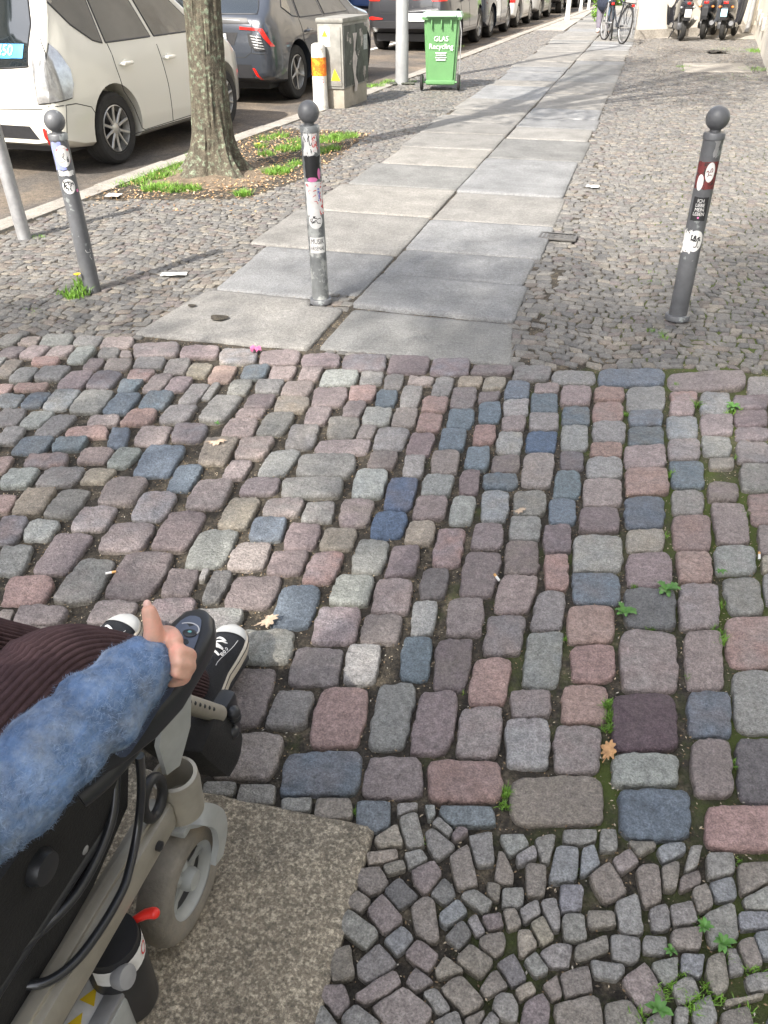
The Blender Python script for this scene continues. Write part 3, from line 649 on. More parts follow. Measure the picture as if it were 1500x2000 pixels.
    for col, parts in sp.get('lamps', []):
        for a2 in ('R', 'L'):
            if detail and a2 == 'R' and col == 'c' and parts[0][0] == 'B':
                e_ = MB()
                for ax, P in parts: seam(e_, P+[P[0]], ax, .009)
                seam(e_, [(.67, .84), (.76, .86)], 'B', .006); seam(e_, [(.03, .86), (.27, .84)], 'R', .006); e_.build('lamp_bezel', m_seam, root)
            t = MB()
            for ax, P in parts:
                s = 1 if a2 == 'R' else -1
                if ax == 'B': patch(t, [(p[0]*s, p[1]) for p in P], 'B', .012)
                elif ax == 'F': patch(t, [(p[0]*s, p[1]) for p in P], 'F', .012)
                else: patch(t, P, a2, .012)
            if t.v: t.build('tail_lamp' if parts[0][0] != 'F' else 'headlight', {'r': m_red, 'c': m_clear, 'k': m_black, 'o': m_orange}[col], root, True, 60)
    # handles
    for y, z in sp.get('handles', []):
        for a2, s in (('R', 1), ('L', -1)):
            h = cast(y, z, a2)
            if h:
                t = MB(); p = h[0]; t.tube([p+Vector((-.005*s, -.09, 0)), p+Vector((.035*s, -.07, 0)), p+Vector((.038*s, .06, 0)), p+Vector((-.005*s, .085, 0))], [.012, .017, .017, .012], 8); t.build('door_handle', paint, root)
                t = MB(); t.ball(p+Vector((-.004*s, 0, -.005)), .045, 14, (.22, 1, .9)); t.build('handle_recess', m_seam if sp.get('darkrec') else paint, root)
    # wheels
    for wy in sp['wy']:
        for s in (1, -1):
            e = MB(); R = Matrix.Translation((s*(W_/2-.045), wy, r0)) @ Matrix.Rotation(s*math.pi/2, 4, 'Y')
            w = .205; rr = r0*.66
            e.lathe([(rr-.01, -.02), (rr+.01, 0), (r0-.035, .004), (r0-.012, -.008), (r0, -.03), (r0+.001, -.06), (r0-.004, -.065), (r0, -.07), (r0+.002, -.1), (r0-.004, -.105), (r0+.002, -.11), (r0, -.15), (r0-.012, -w+.01), (r0-.04, -w), (rr, -w)], 40, R, False)
            wo = e.build('wheel', m_rubber, root, True, 30)
            q = MB(); q.lathe([(rr-.012, .001), (rr-.004, -.004), (rr-.012, -.03), (rr-.03, -.09)], 36, R, False)
            ns = sp.get('spokes', 10)
            for k in range(ns):
                a = 2*math.pi*k/ns; ba = .05 if k % 2 else -.05
                c1 = Vector((math.cos(a+ba)*.05, math.sin(a+ba)*.05, -.018)); c2 = Vector((math.cos(a)*(rr-.01), math.sin(a)*(rr-.01), -.008)); 
                q.tube([c1, (c1+c2)/2+Vector((0, 0, -.004)), c2], [.016, .013, .015], 6, R, flat=.8)
            q.lathe([(.055, -.04), (.055, -.016), (.03, -.008), (.0, -.006)], 20, R)
            q.build('rim', m_rim, wo, True, 40)
            d_ = MB(); d_.lathe([(rr-.015, -.12), (rr-.015, -.07), (.05, -.075), (0, -.075)], 28, R); d_.build('brake_disc', m_black, wo)
            a_ = MB(); pr = []; ang = [math.pi*(-.12)+math.pi*1.24*k/22 for k in range(23)]
            x0, x1 = s*(W_/2-.30), s*(W_/2-.012)
            for xx in (x0, x1):
                for g_ in ang: pr.append((xx, wy+math.cos(g_)*(ra-.006), r0+.01+math.sin(g_)*(ra-.006)))
            a_.add(pr, [(k, k+1, 24+k-1+0, 23+k) for k in range(22)]); a_.build('wheel_arch_liner', m_black, root)
    ub = MB(); ub.box((0, L/2, .26), (W_*.78, L-.5, .14)); ub.build('underbody', m_black, root)
    return root, cast, patch
m_orange = mat('orange_lamp', (.7, .18, .02), .2, coat=1.0)
def place_y(x, y): return (x, y, -.115)
p_cream = mat('pearl_cream_paint', (.64, .62, .55), .28, coat=.8, spec=.5)
p_dark = mat('dark_blue_grey_paint', (.045, .052, .066), .3, coat=1.0, metal=.3)
p_black = mat('black_paint', (.022, .023, .028), .3, coat=1.0)
p_navy = mat('navy_paint', (.02, .028, .045), .25, coat=1.0, metal=.2)
p_silver = mat('silver_paint', (.42, .42, .41), .3, coat=.8, metal=.5)
p_white = mat('white_paint', (.66, .66, .64), .3, coat=.8)
p_blue = mat('blue_paint', (.03, .06, .16), .3, coat=1.0)
RZ = -math.atan((22.0-11.9)/(3.86-3.36))
RZ = -R_(2.9)
def mpv(L=4.15):
    s = L/4.6
    return dict(L=L, W=1.77, belt=1.0, rw=.315, tum=.34, spokes=10,
        top=[(0, .66), (.015, .80), (.04, .94), (.08, 1.02), (.20, 1.20), (.34, 1.42), (.42, 1.56), (.7, 1.62), (1.6, 1.67), (2.3*s, 1.63), (2.7*s, 1.48), (3.4*s, 1.08), (4.0*s, .93), (4.35*s, .80), (4.6*s, .62)],
        bot=[(0, .30), (.3, .22), (.9, .18), (L-.6, .18), (L-.2, .2), (L, .3)], wy=[.80, L-.88],
        win=[('S', [(.34, 1.38), (.56, 1.18), (.80, 1.05), (.94, 1.02), (.97, 1.52), (.5, 1.50)]), ('S', [(1.0, 1.02), (1.86, 1.02), (1.62, 1.54), (1.0, 1.54)]), ('S', [(1.94, 1.02), (2.92, 1.02), (2.78, 1.14), (2.3, 1.46), (1.72, 1.54)]),
             ('B', [(-.62, .90), (0, .86), (.62, .90), (.60, 1.2), (.52, 1.42), (-.52, 1.42), (-.60, 1.2)])],
        lamps=[('c', [('B', [(.67, .62), (.76, .63), (.79, .80), (.76, 1.0), (.71, 1.10), (.67, .95)]), ('R', [(.03, .63), (.22, .65), (.27, .75), (.28, .86), (.22, 1.0), (.17, 1.06), (.07, .92)])]),
               ('r', [('B', [(.66, .30), (.70, .30), (.69, .43), (.66, .43)])]), ('c', [('F', [(.35, .62), (.7, .66), (.72, .74), (.4, .72)])])],
        seams=[('R', [(1.02, 1.01), (1.03, .82), (1.07, .62), (1.20, .48), (1.27, .36), (1.32, .27), (1.38, .245), (2.0, .25), (2.98, .26)]), ('R', [(1.93, .95), (1.98, .6), (2.0, .25)]), ('R', [(2.94, .95), (3.0, .6), (2.98, .26)]),
               ('R', [(.02, .60), (.25, .60), (.46, .55), (.50, .50)]), ('R', [(.14, .6), (.12, .5), (.10, .36)]), ('B', [(-.70, .58), (0, .56), (.70, .58)]), ('R', [(1.1, .235), (2.9, .235)]),
               ('L', [(1.02, .95), (1.07, .62), (1.27, .36), (1.38, .245), (2.98, .26)]), ('L', [(1.93, .95), (2.0, .25)])],
        trim=[('B', [(-.60, .335), (.60, .335), (.52, .44), (-.52, .44)])],
        handles=[(1.22, .84), (2.10, .83)])
def squash(d, k=.84):
    g = lambda y: y if y < .3 else .3+(y-.3)*k
    d['win'] = [(a, [(g(p[0]), p[1]) for p in P] if a == 'S' else P) for a, P in d['win']]; d['seams'] = [(a, [(g(p[0]), p[1]) for p in P] if a in 'RL' else P) for a, P in d['seams']]; d['handles'] = [(g(y), z) for y, z in d['handles']]; d['wy'] = [.80, 2.90]
    return d
W1 = car('parked_car', (-5.70, 6.60, -.115), R_(-3.2), squash(mpv(3.65)), 'cream estate car with clear tail lamps, nearest of the parked row', p_cream)
r1, cast1, patch1 = W1
t = MB(); patch1(t, [(.06, .955), (.575, .955), (.575, 1.055), (.06, 1.055)], 'B', .012); t.build('blue_sticker', m_blue, r1)
def text_on(cast, txt, size, u, z, ax, m, parent, name='lettering', off=.018, sx=1.0):
    me = text_mesh(txt, size); mb = MB(); vs = []
    for v in me.vertices:
        a = v.co.x*sx
        h = cast(u+(a if ax != 'L' else -a), z+v.co.y, ax)
        vs.append(h[0]+h[1]*off if h else Vector((u, 0, z)))
    mb.add(vs, [list(p.vertices) for p in me.polygons]); return mb.build(name, m, parent, False)
text_on(cast1, '0450', .11, .37, 1.005, 'B', m_white, r1)
# crossover
def hatch(L=4.2, rearwin=True):
    s = L/4.3
    return dict(L=L, W=1.80, belt=.96, rw=.335, tum=.40, spokes=5,
        top=[(0, .70), (.012, .84), (.03, .96), (.06, 1.02), (.24, 1.12), (.48, 1.36), (.56, 1.44), (.9, 1.52), (1.7, 1.56), (2.2*s, 1.54), (2.7*s, 1.40), (3.2*s, 1.05), (3.9*s, .95), (4.2*s, .80), (4.3*s, .62)],
        bot=[(0, .34), (.25, .26), (.9, .21), (L-.6, .2), (L-.2, .22), (L, .3)], wy=[.86, L-.85],
        win=[('S', [(.62, 1.12), (.85, 1.01), (1.0, .99), (1.0, 1.36), (.82, 1.36)]), ('S', [(1.06, .985), (1.85, .98), (1.68, 1.43), (1.06, 1.40)]), ('S', [(1.93, .98), (2.85, .98), (2.3, 1.38), (1.78, 1.43)]),
             ('B', [(-.66, 1.06), (.66, 1.06), (.55, 1.34), (-.55, 1.34)])],
        lamps=[('r', [('B', [(.45, .925), (.76, .905), (.80, .82), (.855, .70), (.83, .70), (.77, .80), (.72, .88), (.45, .895)])]),
               ('k', [('B', [(.56, .86), (.745, .80), (.78, .66), (.66, .66), (.58, .72)])]),
               ('r', [('B', [(.60, .46), (.635, .46), (.72, .33), (.68, .33)])])],
        seams=[('R', [(1.02, .97), (1.06, .70), (1.26, .48), (1.36, .32), (1.9, .30), (2.9, .31)]), ('R', [(1.9, .97), (1.93, .30)]), ('R', [(2.86, .97), (2.94, .31)]),
               ('B', [(-.62, 1.0), (-.6, .64), (-.5, .58), (.5, .58), (.6, .64), (.62, 1.0)]), ('B', [(-.8, .62), (-.6, .63)]), ('B', [(.6, .63), (.8, .62)])],
        trim=[('B', [(-.66, .345), (.66, .345), (.58, .50), (-.58, .50)]), ('B', [(-.60, .955), (.60, .955), (.54, 1.02), (-.54, 1.02)]), ('B', [(-.42, .86), (-.36, .72), (.36, .72), (.42, .86)])],
        handles=[(1.25, .82), (2.1, .81)])
r2, cast2, patch2 = car('parked_car', (-5.66, 11.12, -.115), R_(-3.0), hatch(4.3), 'dark blue-grey hatchback with slatted red tail lamps, second in the row behind the tree trunk', p_dark)
t = MB()
for k in range(5): patch2(t, [(.60+.012*k, .835-.032*k), (.74+.008*k, .815-.032*k), (.745+.008*k, .80-.032*k), (.605+.012*k, .82-.032*k)], 'B', .02, .03)
t.build('lamp_slats', m_clear, r2)
pb = MB(); q0 = cast2(0, .78, 'B')[0]; pb.box((0.0, q0.y-.012, .79), (.52, .016, .115)); pb.build('number_plate', m_plate, r2)
tx = MB(); tm_add(tx, text_mesh('B  SL 547', .085), Matrix.Translation((0.0, q0.y-.023, .79)) @ Matrix.Rotation(math.pi/2, 4, 'X')); tx.build('plate_lettering', m_ink, r2, False)
bd = MB(); qq = cast2(0, .985, 'B'); bd.lathe([(.048, 0), (.045, .012), (.02, .016), (0, .016)], 24, Matrix.Translation((0, qq[0].y-.005, .985)) @ Matrix.Rotation(math.pi/2, 4, 'X')); bd.build('round_badge', m_chrome, r2)
wp = MB(); qw = cast2(0, 1.08, 'B')[0]; wp.tube([qw+Vector((.12, -.02, 0)), qw+Vector((-.1, -.03, .01)), qw+Vector((-.38, -.02, .02))], .008, 6); wp.build('rear_wiper', m_black, r2)
# SUV
sv = hatch(3.55); sv['W'] = 1.86; sv['rw'] = .35; sv['belt'] = 1.02
sv['top'] = [(0, .80), (.012, .95), (.03, 1.05), (.08, 1.12), (.22, 1.30), (.36, 1.50), (.6, 1.62), (1.5, 1.65), (2.0, 1.60), (2.5, 1.2), (3.1, 1.05), (3.4, .9), (3.55, .7)]
sv['bot'] = [(0, .44), (.25, .34), (.9, .26), (2.9, .26), (3.4, .3), (3.55, .4)]; sv['wy'] = [.78, 2.85]
sv['win'] = [('S', [(.55, 1.16), (1.0, 1.06), (1.7, 1.04), (1.6, 1.5), (.7, 1.48)]), ('S', [(1.76, 1.04), (2.4, 1.04), (1.95, 1.46), (1.66, 1.5)]), ('B', [(-.66, 1.14), (.66, 1.14), (.58, 1.45), (-.58, 1.45)])]
sv['lamps'] = [('r', [('B', [(.56, .92), (.84, .92), (.86, 1.02), (.82, 1.13), (.70, 1.2), (.64, 1.12), (.62, 1.0), (.56, .98)]), ('R', [(.01, .94), (.2, .96), (.2, 1.03), (.04, 1.08)])]), ('r', [('B', [(.50, .60), (.74, .585), (.80, .60), (.80, .635), (.74, .65), (.50, .62)])])]
sv['trim'] = [('B', [(-.86, .46), (.86, .46), (.84, .56), (-.84, .56)])]
sv['seams'] = [('B', [(-.6, .98), (-.55, .7), (.55, .7), (.6, .98)]), ('B', [(-.84, .56), (.84, .56)]), ('R', [(1.0, 1.0), (1.05, .7), (1.2, .4), (2.5, .4)]), ('R', [(1.73, 1.0), (1.76, .4)])]
sv['handles'] = [(1.15, .9), (1.9, .9)]
r3, cast3, patch3 = car('parked_car', (-5.08, 18.9, -.115), R_(-2.9), sv, 'black high SUV with white number plate parked behind the lamp post and the green bin', p_black)
q0 = cast3(0, .74, 'B')[0]; pb = MB(); pb.box((.18, q0.y-.014, .64), (.56, .016, .14)); pb.build('number_plate', m_plate, r3)
# saloon and the far row
sd_ = hatch(3.45); sd_['W'] = 1.84; sd_['belt'] = .92
sd_['top'] = [(0, .70), (.012, .84), (.03, .93), (.10, 1.0), (.45, 1.04), (.95, 1.30), (1.5, 1.42), (2.1, 1.36), (2.6, .98), (3.1, .86), (3.3, .74), (3.45, .6)]
sd_['bot'] = [(0, .36), (.25, .24), (.9, .18), (2.9, .18), (3.3, .2), (3.45, .3)]; sd_['wy'] = [.78, 2.75]
sd_['win'] = [('S', [(.85, 1.08), (1.0, .97), (1.6, .95), (1.55, 1.28), (1.15, 1.27)]), ('S', [(1.66, .95), (2.4, .95), (2.0, 1.25), (1.62, 1.29)]), ('B', [(-.58, 1.085), (.58, 1.085), (.5, 1.28), (-.5, 1.28)])]
sd_['lamps'] = [('r', [('B', [(.40, .84), (.78, .84), (.84, .92), (.80, .99), (.62, .97), (.44, .92)]), ('R', [(.01, .86), (.2, .93), (.25, .97), (.04, .98)])]), ('r', [('B', [(.52, .46), (.74, .46), (.74, .50), (.52, .50)])])]
sd_['trim'] = [('B', [(-.7, .37), (.7, .37), (.66, .43), (-.66, .43)])]; sd_['seams'] = [('B', [(-.55, 1.0), (-.5, .58), (.5, .58), (.55, 1.0)]), ('R', [(1.0, .95), (1.1, .5), (1.2, .28), (2.5, .28)]), ('R', [(1.63, .95), (1.68, .28)])]
sd_['handles'] = [(1.12, .82), (1.8, .82)]
r4, cast4, patch4 = car('parked_car', (-4.95, 22.5, -.115), R_(-2.9), sd_, 'dark navy saloon with a low boot and wide red lamps, just beyond the black SUV', p_navy)
q0 = cast4(0, .70, 'B')[0]; pb = MB(); pb.box((0, q0.y-.014, .74), (.52, .016, .12)); pb.build('number_plate', m_plate, r4)
def far(y, sp, lab, p, lampc='r'):
    x = kx(y)-.18-sp['W']/2; x = -4.95+(y-22.5)*.052
    return car('parked_car', (x, y, -.115), R_(-3.0), sp, lab, p)
def mini():
    h = mpv(3.0); h['W'] = 1.72; h['top'] = [(0, .7), (.02, .9), (.06, .98), (.2, 1.2), (.35, 1.45), (.6, 1.55), (1.4, 1.56), (1.8, 1.45), (2.3, 1.02), (2.8, .9), (3.0, .65)]; h['wy'] = [.62, 2.4]
    h['win'] = [('S', [(.5, 1.02), (1.2, .98), (1.2, 1.44), (.6, 1.42)]), ('S', [(1.26, .98), (2.0, .98), (1.7, 1.38), (1.26, 1.44)]), ('B', [(-.6, 1.04), (.6, 1.04), (.52, 1.4), (-.52, 1.4)])]
    h['lamps'] = [('r', [('B', [(.60, .62), (.8, .62), (.8, 1.02), (.68, 1.05), (.62, .9)])])]; h['trim'] = []; h['seams'] = [('R', [(1.0, .95), (1.05, .3), (2.1, .3)])]; h['handles'] = []
    return h
far(26.3, mini(), 'white small car with tall red tail lamps, beyond the navy saloon', p_white)
mi2 = mini(); mi2['lamps'] = [('o', mi2['lamps'][0][1])]; far(29.8, mi2, 'silver small car with orange and red tail lamps, beyond the white small car', p_silver)
far(33.6, sv, 'black SUV with tall red lamps, farther up the row beyond the silver small car', p_black)
h5 = hatch(3.4); h5['trim'] = []; h5['lamps'] = h5['lamps'][:1]
far(37.8, h5, 'dark hatchback near the far end of the row', p_dark); far(42.2, mini(), 'farthest car of the row, small and dark', p_black)
car('parked_car', (-9.9, 36.2, -.115), R_(176.5), hatch(4.0), 'dark blue car across the street, facing the camera', p_blue, 'cars parked across the street')
car('parked_car', (-11.6, 33.0, -.115), R_(176.5), mini(), 'pale silver-blue car across the street', p_silver, 'cars parked across the street')
car('parked_car', (-10.5, 42.0, -.115), R_(176.5), hatch(4.2), 'black car farther along across the street', p_black, 'cars parked across the street')
# ---------------------------------------------------------------- bollards
m_bol = mat('bollard_paint', (.10, .103, .11), .42, var=.18, vscale=14, col2=(.22, .235, .235), c2scale=11, c2lo=.60, c2hi=.63, bump=.15, bscale=120)
m_bolw = mat('bollard_worn', (.15, .158, .16), .45, var=.25, vscale=18, col2=(.33, .34, .33), c2scale=13, c2lo=.50, c2hi=.56, bump=.2, bscale=120)
m_galv = mat('galvanised_steel', (.33, .33, .335), .5, metal=.4, var=.2, vscale=12)
m_pink = mat('pink_print', (.65, .18, .38), .6); m_redp = mat('red_print', (.55, .05, .05), .6, col2=(.75, .72, .70), c2scale=60, c2lo=.45, c2hi=.5)
m_bluep = mat('faded_blue_print', (.22, .25, .5), .6); m_stk = mat('sticker_paper', (.70, .69, .67), .6, var=.1, vscale=40)
m_darkred = mat('dark_red_print', (.16, .03, .03), .6, col2=(.02, .02, .02), c2scale=50)
def bollard(name, base, label, m, lean=(0, 0), h=.86, col=True):
    root = empty(name, base, 0, label, 'bollard', 'ball-topped steel bollards across the footway')
    T = Matrix.Identity(4); T[0][2] = lean[0]; T[1][2] = lean[1]
    p = MB(); p.lathe([(.044, -.05), (.044, h-.03), (.0475, h-.028), (.0475, h-.006), (.043, h), (.022, h+.002)], 32, T); p.build('post', m, root)
    b = MB(); b.lathe([(.024, h), (.024, h+.012)], 20, T)
    b.ball((0, 0, h+.056), .051, 28, M=T); b.build('ball_finial', m_bol, root)
    if col:
        c = MB(); c.lathe([(.050, 0), (.060, .001), (.060, .018), (.056, .024), (.047, .026)], 32); c.build('base_collar', m_bol, root)
    return root, T
def curved(mb, pts2, faces, az, z0, r, T):       # pts2: (arc length, dz) wrapped round the post
    v = []
    for a, z in pts2:
        t = az+a/r; v.append(T @ Vector((r*math.cos(t), r*math.sin(t), z0+z)))
    mb.add(v, faces)
def sticker(root, T, az, z0, w, h, m, name='sticker', rnd=False, r=.0452, rag=0.0, rot=0.0):
    mb = MB(); n = 28; pts = []; k_ = 8
    if rnd:
        R_n = 5; pts = [(0, 0)]; f = []
        for j in range(1, R_n+1):
            for i in range(n):
                t = 2*math.pi*i/n; pts.append((w/2*j/R_n*math.cos(t), h/2*j/R_n*math.sin(t)))
        f = [(0, 1+i, 1+(i+1) % n) for i in range(n)]+[(1+(j-1)*n+i, 1+j*n+i, 1+j*n+(i+1) % n, 1+(j-1)*n+(i+1) % n) for j in range(1, R_n) for i in range(n)]
    else:
        for j in range(k_+1):
            for i in range(k_+1):
                e = rag if i in (0, k_) or j in (0, k_) else 0
                pts.append((w*(i/k_-.5)+random.uniform(-e, e), h*(j/k_-.5)+random.uniform(-e, e)))
        f = [(j*9+i, j*9+i+1, j*9+i+10, j*9+i+9) for j in range(k_) for i in range(k_)]
    c, s = math.cos(rot), math.sin(rot); pts = [(x*c-y*s, x*s+y*c) for x, y in pts]
    curved(mb, pts, f, az, z0, r, T); return mb.build(name, m, root, True, 60)
def lettering(root, T, az, z0, txt, size, m, r=.0458, sp=1.0, sx=1.0, rot=0.0):
    me = text_mesh(txt, size, sp); mb = MB(); c, s = math.cos(rot), math.sin(rot)
    curved(mb, [((v.co.x*c-v.co.y*s)*sx, v.co.x*s+v.co.y*c) for v in me.vertices], [list(p.vertices) for p in me.polygons], az, z0, r, T)
    return mb.build('lettering', m, root, False)
def scribble(root, T, az, z0, w, h, m, n=5, seed=1, r=.0459, th=.0016):
    rg = random.Random(seed); mb = MB()
    for k in range(n):
        x, z = rg.uniform(-w/2, w/2), rg.uniform(-h/2, h/2); ang = rg.uniform(0, 6.3); P = []
        for i in range(rg.randint(4, 8)):
            P.append((x, z)); ang += rg.uniform(-1.4, 1.4); x = max(-w/2, min(w/2, x+math.cos(ang)*w*.17)); z = max(-h/2, min(h/2, z+math.sin(ang)*h*.17))
        Q = smoothpath([(a, b, 0) for a, b in P], 3); v = []; f = []
        for i, q in enumerate(Q):
            d = (Q[min(i+1, len(Q)-1)]-Q[max(i-1, 0)]); nn = Vector((-d.y, d.x, 0)); nn = nn.normalized()*th if nn.length > 1e-6 else Vector((th, 0, 0))
            v += [(q.x-nn.x, q.y-nn.y), (q.x+nn.x, q.y+nn.y)]
        f = [(2*i, 2*i+1, 2*i+3, 2*i+2) for i in range(len(Q)-1)]; curved(mb, v, f, az, z0, r, T)
    return mb.build('print', m, root, False)
def azc(b): return math.atan2(-b.y, -b.x)      # towards the street-facing side one walks up to
# middle
bm_ = at(627, 590); B1, T1 = bollard('bollard', bm_, 'bollard standing on the slab path with red, white and MUSIK ARSENAL stickers', m_bolw, (-.012, 0))
a0 = azc(bm_)
sticker(B1, T1, a0-.3, .785, .05, .10, m_stk, rag=.008); scribble(B1, T1, a0-.3, .79, .04, .08, m_ink, 4, 3)
sticker(B1, T1, a0+.45, .80, .028, .10, m_redp, rag=.006)
sticker(B1, T1, a0+.1, .68, .085, .10, m_black, rag=.004); sticker(B1, T1, a0-.05, .625, .05, .022, m_pink, rnd=True, r=.0456); sticker(B1, T1, a0+.75, .65, .018, .05, m_pink, rnd=True, r=.0456)
sticker(B1, T1, a0+.1, .535, .10, .155, m_stk, rag=.003); sticker(B1, T1, a0+.85, .535, .03, .15, m_redp, r=.0456, rag=.004); sticker(B1, T1, a0+.1, .598, .09, .014, m_redp, r=.0457, rag=.002); sticker(B1, T1, a0+.55, .555, .013, .06, m_bluep, r=.0458)
lettering(B1, T1, a0-.1, .575, 'WIR KAMPF', .010, m_redp)
scribble(B1, T1, a0+.1, .54, .06, .07, m_redp, 6, 5)
sticker(B1, T1, a0+.0, .43, .075, .075, m_stk, rnd=True, r=.0455); scribble(B1, T1, a0, .435, .05, .035, m_ink, 7, 8)
sticker(B1, T1, a0+.05, .31, .085, .078, m_stk); lettering(B1, T1, a0+.05, .328, 'MUSIK', .036, m_ink, sx=.72); lettering(B1, T1, a0+.05, .294, 'ARSENAL', .028, m_ink, sx=.66)
# left
bl_ = at(181, 566); B2, T2 = bollard('bollard', bl_, 'dark bollard on the small paving with two round stickers, dandelion at its foot', m_bol, (-.01, 0), .80, False)
a0 = azc(bl_)
sticker(B2, T2, a0-.5, .70, .06, .13, m_bluep, rag=.004); sticker(B2, T2, a0+.1, .70, .075, .10, m_redp, rnd=True, r=.0455); sticker(B2, T2, a0+.08, .692, .066, .088, m_stk, rnd=True, r=.0457); scribble(B2, T2, a0+.08, .70, .045, .055, m_ink, 5, 12)
sticker(B2, T2, a0, .618, .08, .022, m_stk, rag=.005); sticker(B2, T2, a0-.05, .555, .066, .074, m_stk, rnd=True); scribble(B2, T2, a0-.05, .555, .048, .048, m_ink, 9, 14, th=.0024); sticker(B2, T2, a0+.9, .53, .014, .014, m_pink)
scribble(B2, T2, a0+.1, .22, .06, .09, m_stk, 2, 33, th=.001)
# right
br_ = at(1322, 622); B3, T3 = bollard('bollard', br_, 'bollard on the right with ICH LIEBE MEIN LEBEN sticker and a round white one', m_bol, (.0, 0), .86)
a0 = azc(br_)
sticker(B3, T3, a0+.5, .80, .02, .07, m_galv, rag=.008, name='worn_patch')
sticker(B3, T3, a0+.05, .685, .105, .115, m_darkred, rag=.003); sticker(B3, T3, a0+.35, .70, .042, .085, m_stk, rnd=True, r=.0457); sticker(B3, T3, a0-.45, .655, .03, .07, m_stk, rnd=True, r=.0457); scribble(B3, T3, a0+.35, .70, .03, .05, m_darkred, 4, 4)
sticker(B3, T3, a0+.02, .54, .07, .105, m_ink, rag=.001)
for k, t_ in enumerate(('ICH', 'LIEBE', 'MEIN', 'LEBEN')): lettering(B3, T3, a0+.02, .576-.0195*k, t_, .0215, m_stk, sp=.95, sx=.9)
sticker(B3, T3, a0+.05, .502, .009, .009, m_pink, rnd=True, r=.0457)
sticker(B3, T3, a0+.25, .395, .078, .098, m_stk, rnd=True); sticker(B3, T3, a0-.7, .39, .05, .10, m_stk, rag=.01); scribble(B3, T3, a0+.3, .395, .045, .055, m_ink, 9, 21, th=.0024, r=.0462)
# far left, cut by the frame
b4 = at(48, 463); B4, T4 = bollard('bollard', b4, 'pale metal bollard at the left edge of the picture, nearest the kerb', m_galv, (-.03, 0), .84, False)
sticker(B4, T4, azc(b4)-.2, .63, .07, .08, m_stk, rnd=True); scribble(B4, T4, azc(b4)+.1, .63, .04, .05, m_ink, 5, 17)
# sand and grit ring at the feet is part of the joints
# ---------------------------------------------------------------- white post with orange band
m_conc = mat('whitewashed_concrete', (.62, .60, .55), .8, col2=(.30, .27, .23), c2scale=9, c2lo=.55, c2hi=.68, bump=.5, bscale=60, var=.15, vscale=10)
m_orng = mat('orange_poster', (.80, .15, .015), .5, col2=(.82, .36, .03), c2scale=30, c2lo=.5, c2hi=.56)
root = empty('concrete_post', at(627, 212), 0, 'short whitewashed concrete post with an orange band, in front of the cabinet', 'post')
p = MB(); p.lathe([(.095, -.03), (.09, .1), (.085, .5), (.085, .66), (.078, .685), (.05, .70)], 24); p.build('post', m_conc, root)
pa = azc(at(627, 212))
def ringband(root, r, z0, z1, a0, a1, m, name):
    mb = MB(); n = 20; v = []; 
    for z in (z0, z1):
        for k in range(n+1):
            t = a0+(a1-a0)*k/n; v.append((r*math.cos(t), r*math.sin(t), z))
    mb.add(v, [(k, k+1, n+2+k, n+1+k) for k in range(n)]); return mb.build(name, m, root)
ringband(root, .0875, .36, .555, pa-1.7, pa+1.6, m_orng, 'orange_band'); ringband(root, .0875, .27, .325, pa-.3, pa+.6, m_redp, 'sticker')
# ---------------------------------------------------------------- cable cabinet
m_cab = mat('cabinet_grey', (.23, .225, .205), .6, var=.25, vscale=5, col2=(.20, .19, .17), c2scale=3.5, c2lo=.5, c2hi=.62)
m_cabd = mat('torn_dark_posters', (.055, .06, .055), .6, var=.5, vscale=7, col2=(.28, .25, .24), c2scale=4.5, c2lo=.58, c2hi=.60)
cb = at(655, 213); root = empty('cable_cabinet', (cb.x-.04, cb.y+.50, 0), R_(-3), 'grey cable cabinet covered in torn dark posters, beside the white post', 'cabinet')
p = MB(); p.box((0, 0, .09), (.30, .80, .24), bev=.008); p.build('plinth', m_conc.copy(), root)
root.children[0].data.materials[0].node_tree.nodes['RGB'].outputs[0].default_value = (.30, .27, .22, 1)
p = MB(); p.box((0, 0, .555), (.32, .84, .69), bev=.006); p.build('casing', m_cab, root)
p = MB(); p.box((0, 0, .925), (.35, .87, .05), bev=.015); p.build('lid', m_cab, root)
for k in (-1, 1):
    p = MB(); p.box((.166, k*.205, .55), (.012, .39, .64), bev=.004); d_ = p.build('door', m_cabd, root)
p = MB(); p.box((0.0, -.425, .55), (.27, .012, .62), bev=.003); p.build('end_panel', m_cab, root)
p = MB(); p.box((-.06, -.434, .76), (.13, .004, .2)); s1 = p.build('warning_notice', m_stk, root)
p = MB(); p.add([(-.10, -.438, .76), (-.02, -.438, .76), (-.06, -.438, .83)], [(0, 1, 2)]); p.build('warning_triangle', m_yel, s1, False)
p = MB(); p.add([(.0, -.434, .30), (.12, -.434, .30), (.05, -.434, .43)], [(0, 1, 2)]); p.build('warning_triangle', m_yel, root, False)
p = MB(); p.add([(.1745, -.12+.03*math.sin(k*1.3), .78-.09*k) for k in range(8)]+[(.1745, -.02+.045*math.sin(k*2.1+1), .78-.09*k) for k in range(8)], [(k, k+1, 9+k, 8+k) for k in range(7)]); p.build('torn_poster', mat('torn_paper', (.42, .38, .36), .7, var=.3, vscale=12), root, False)
p = MB(); p.box((.1735, .31, .66), (.003, .13, .16)); p.build('poster', mat('grey_poster', (.33, .34, .34), .6, var=.4, vscale=40), root)
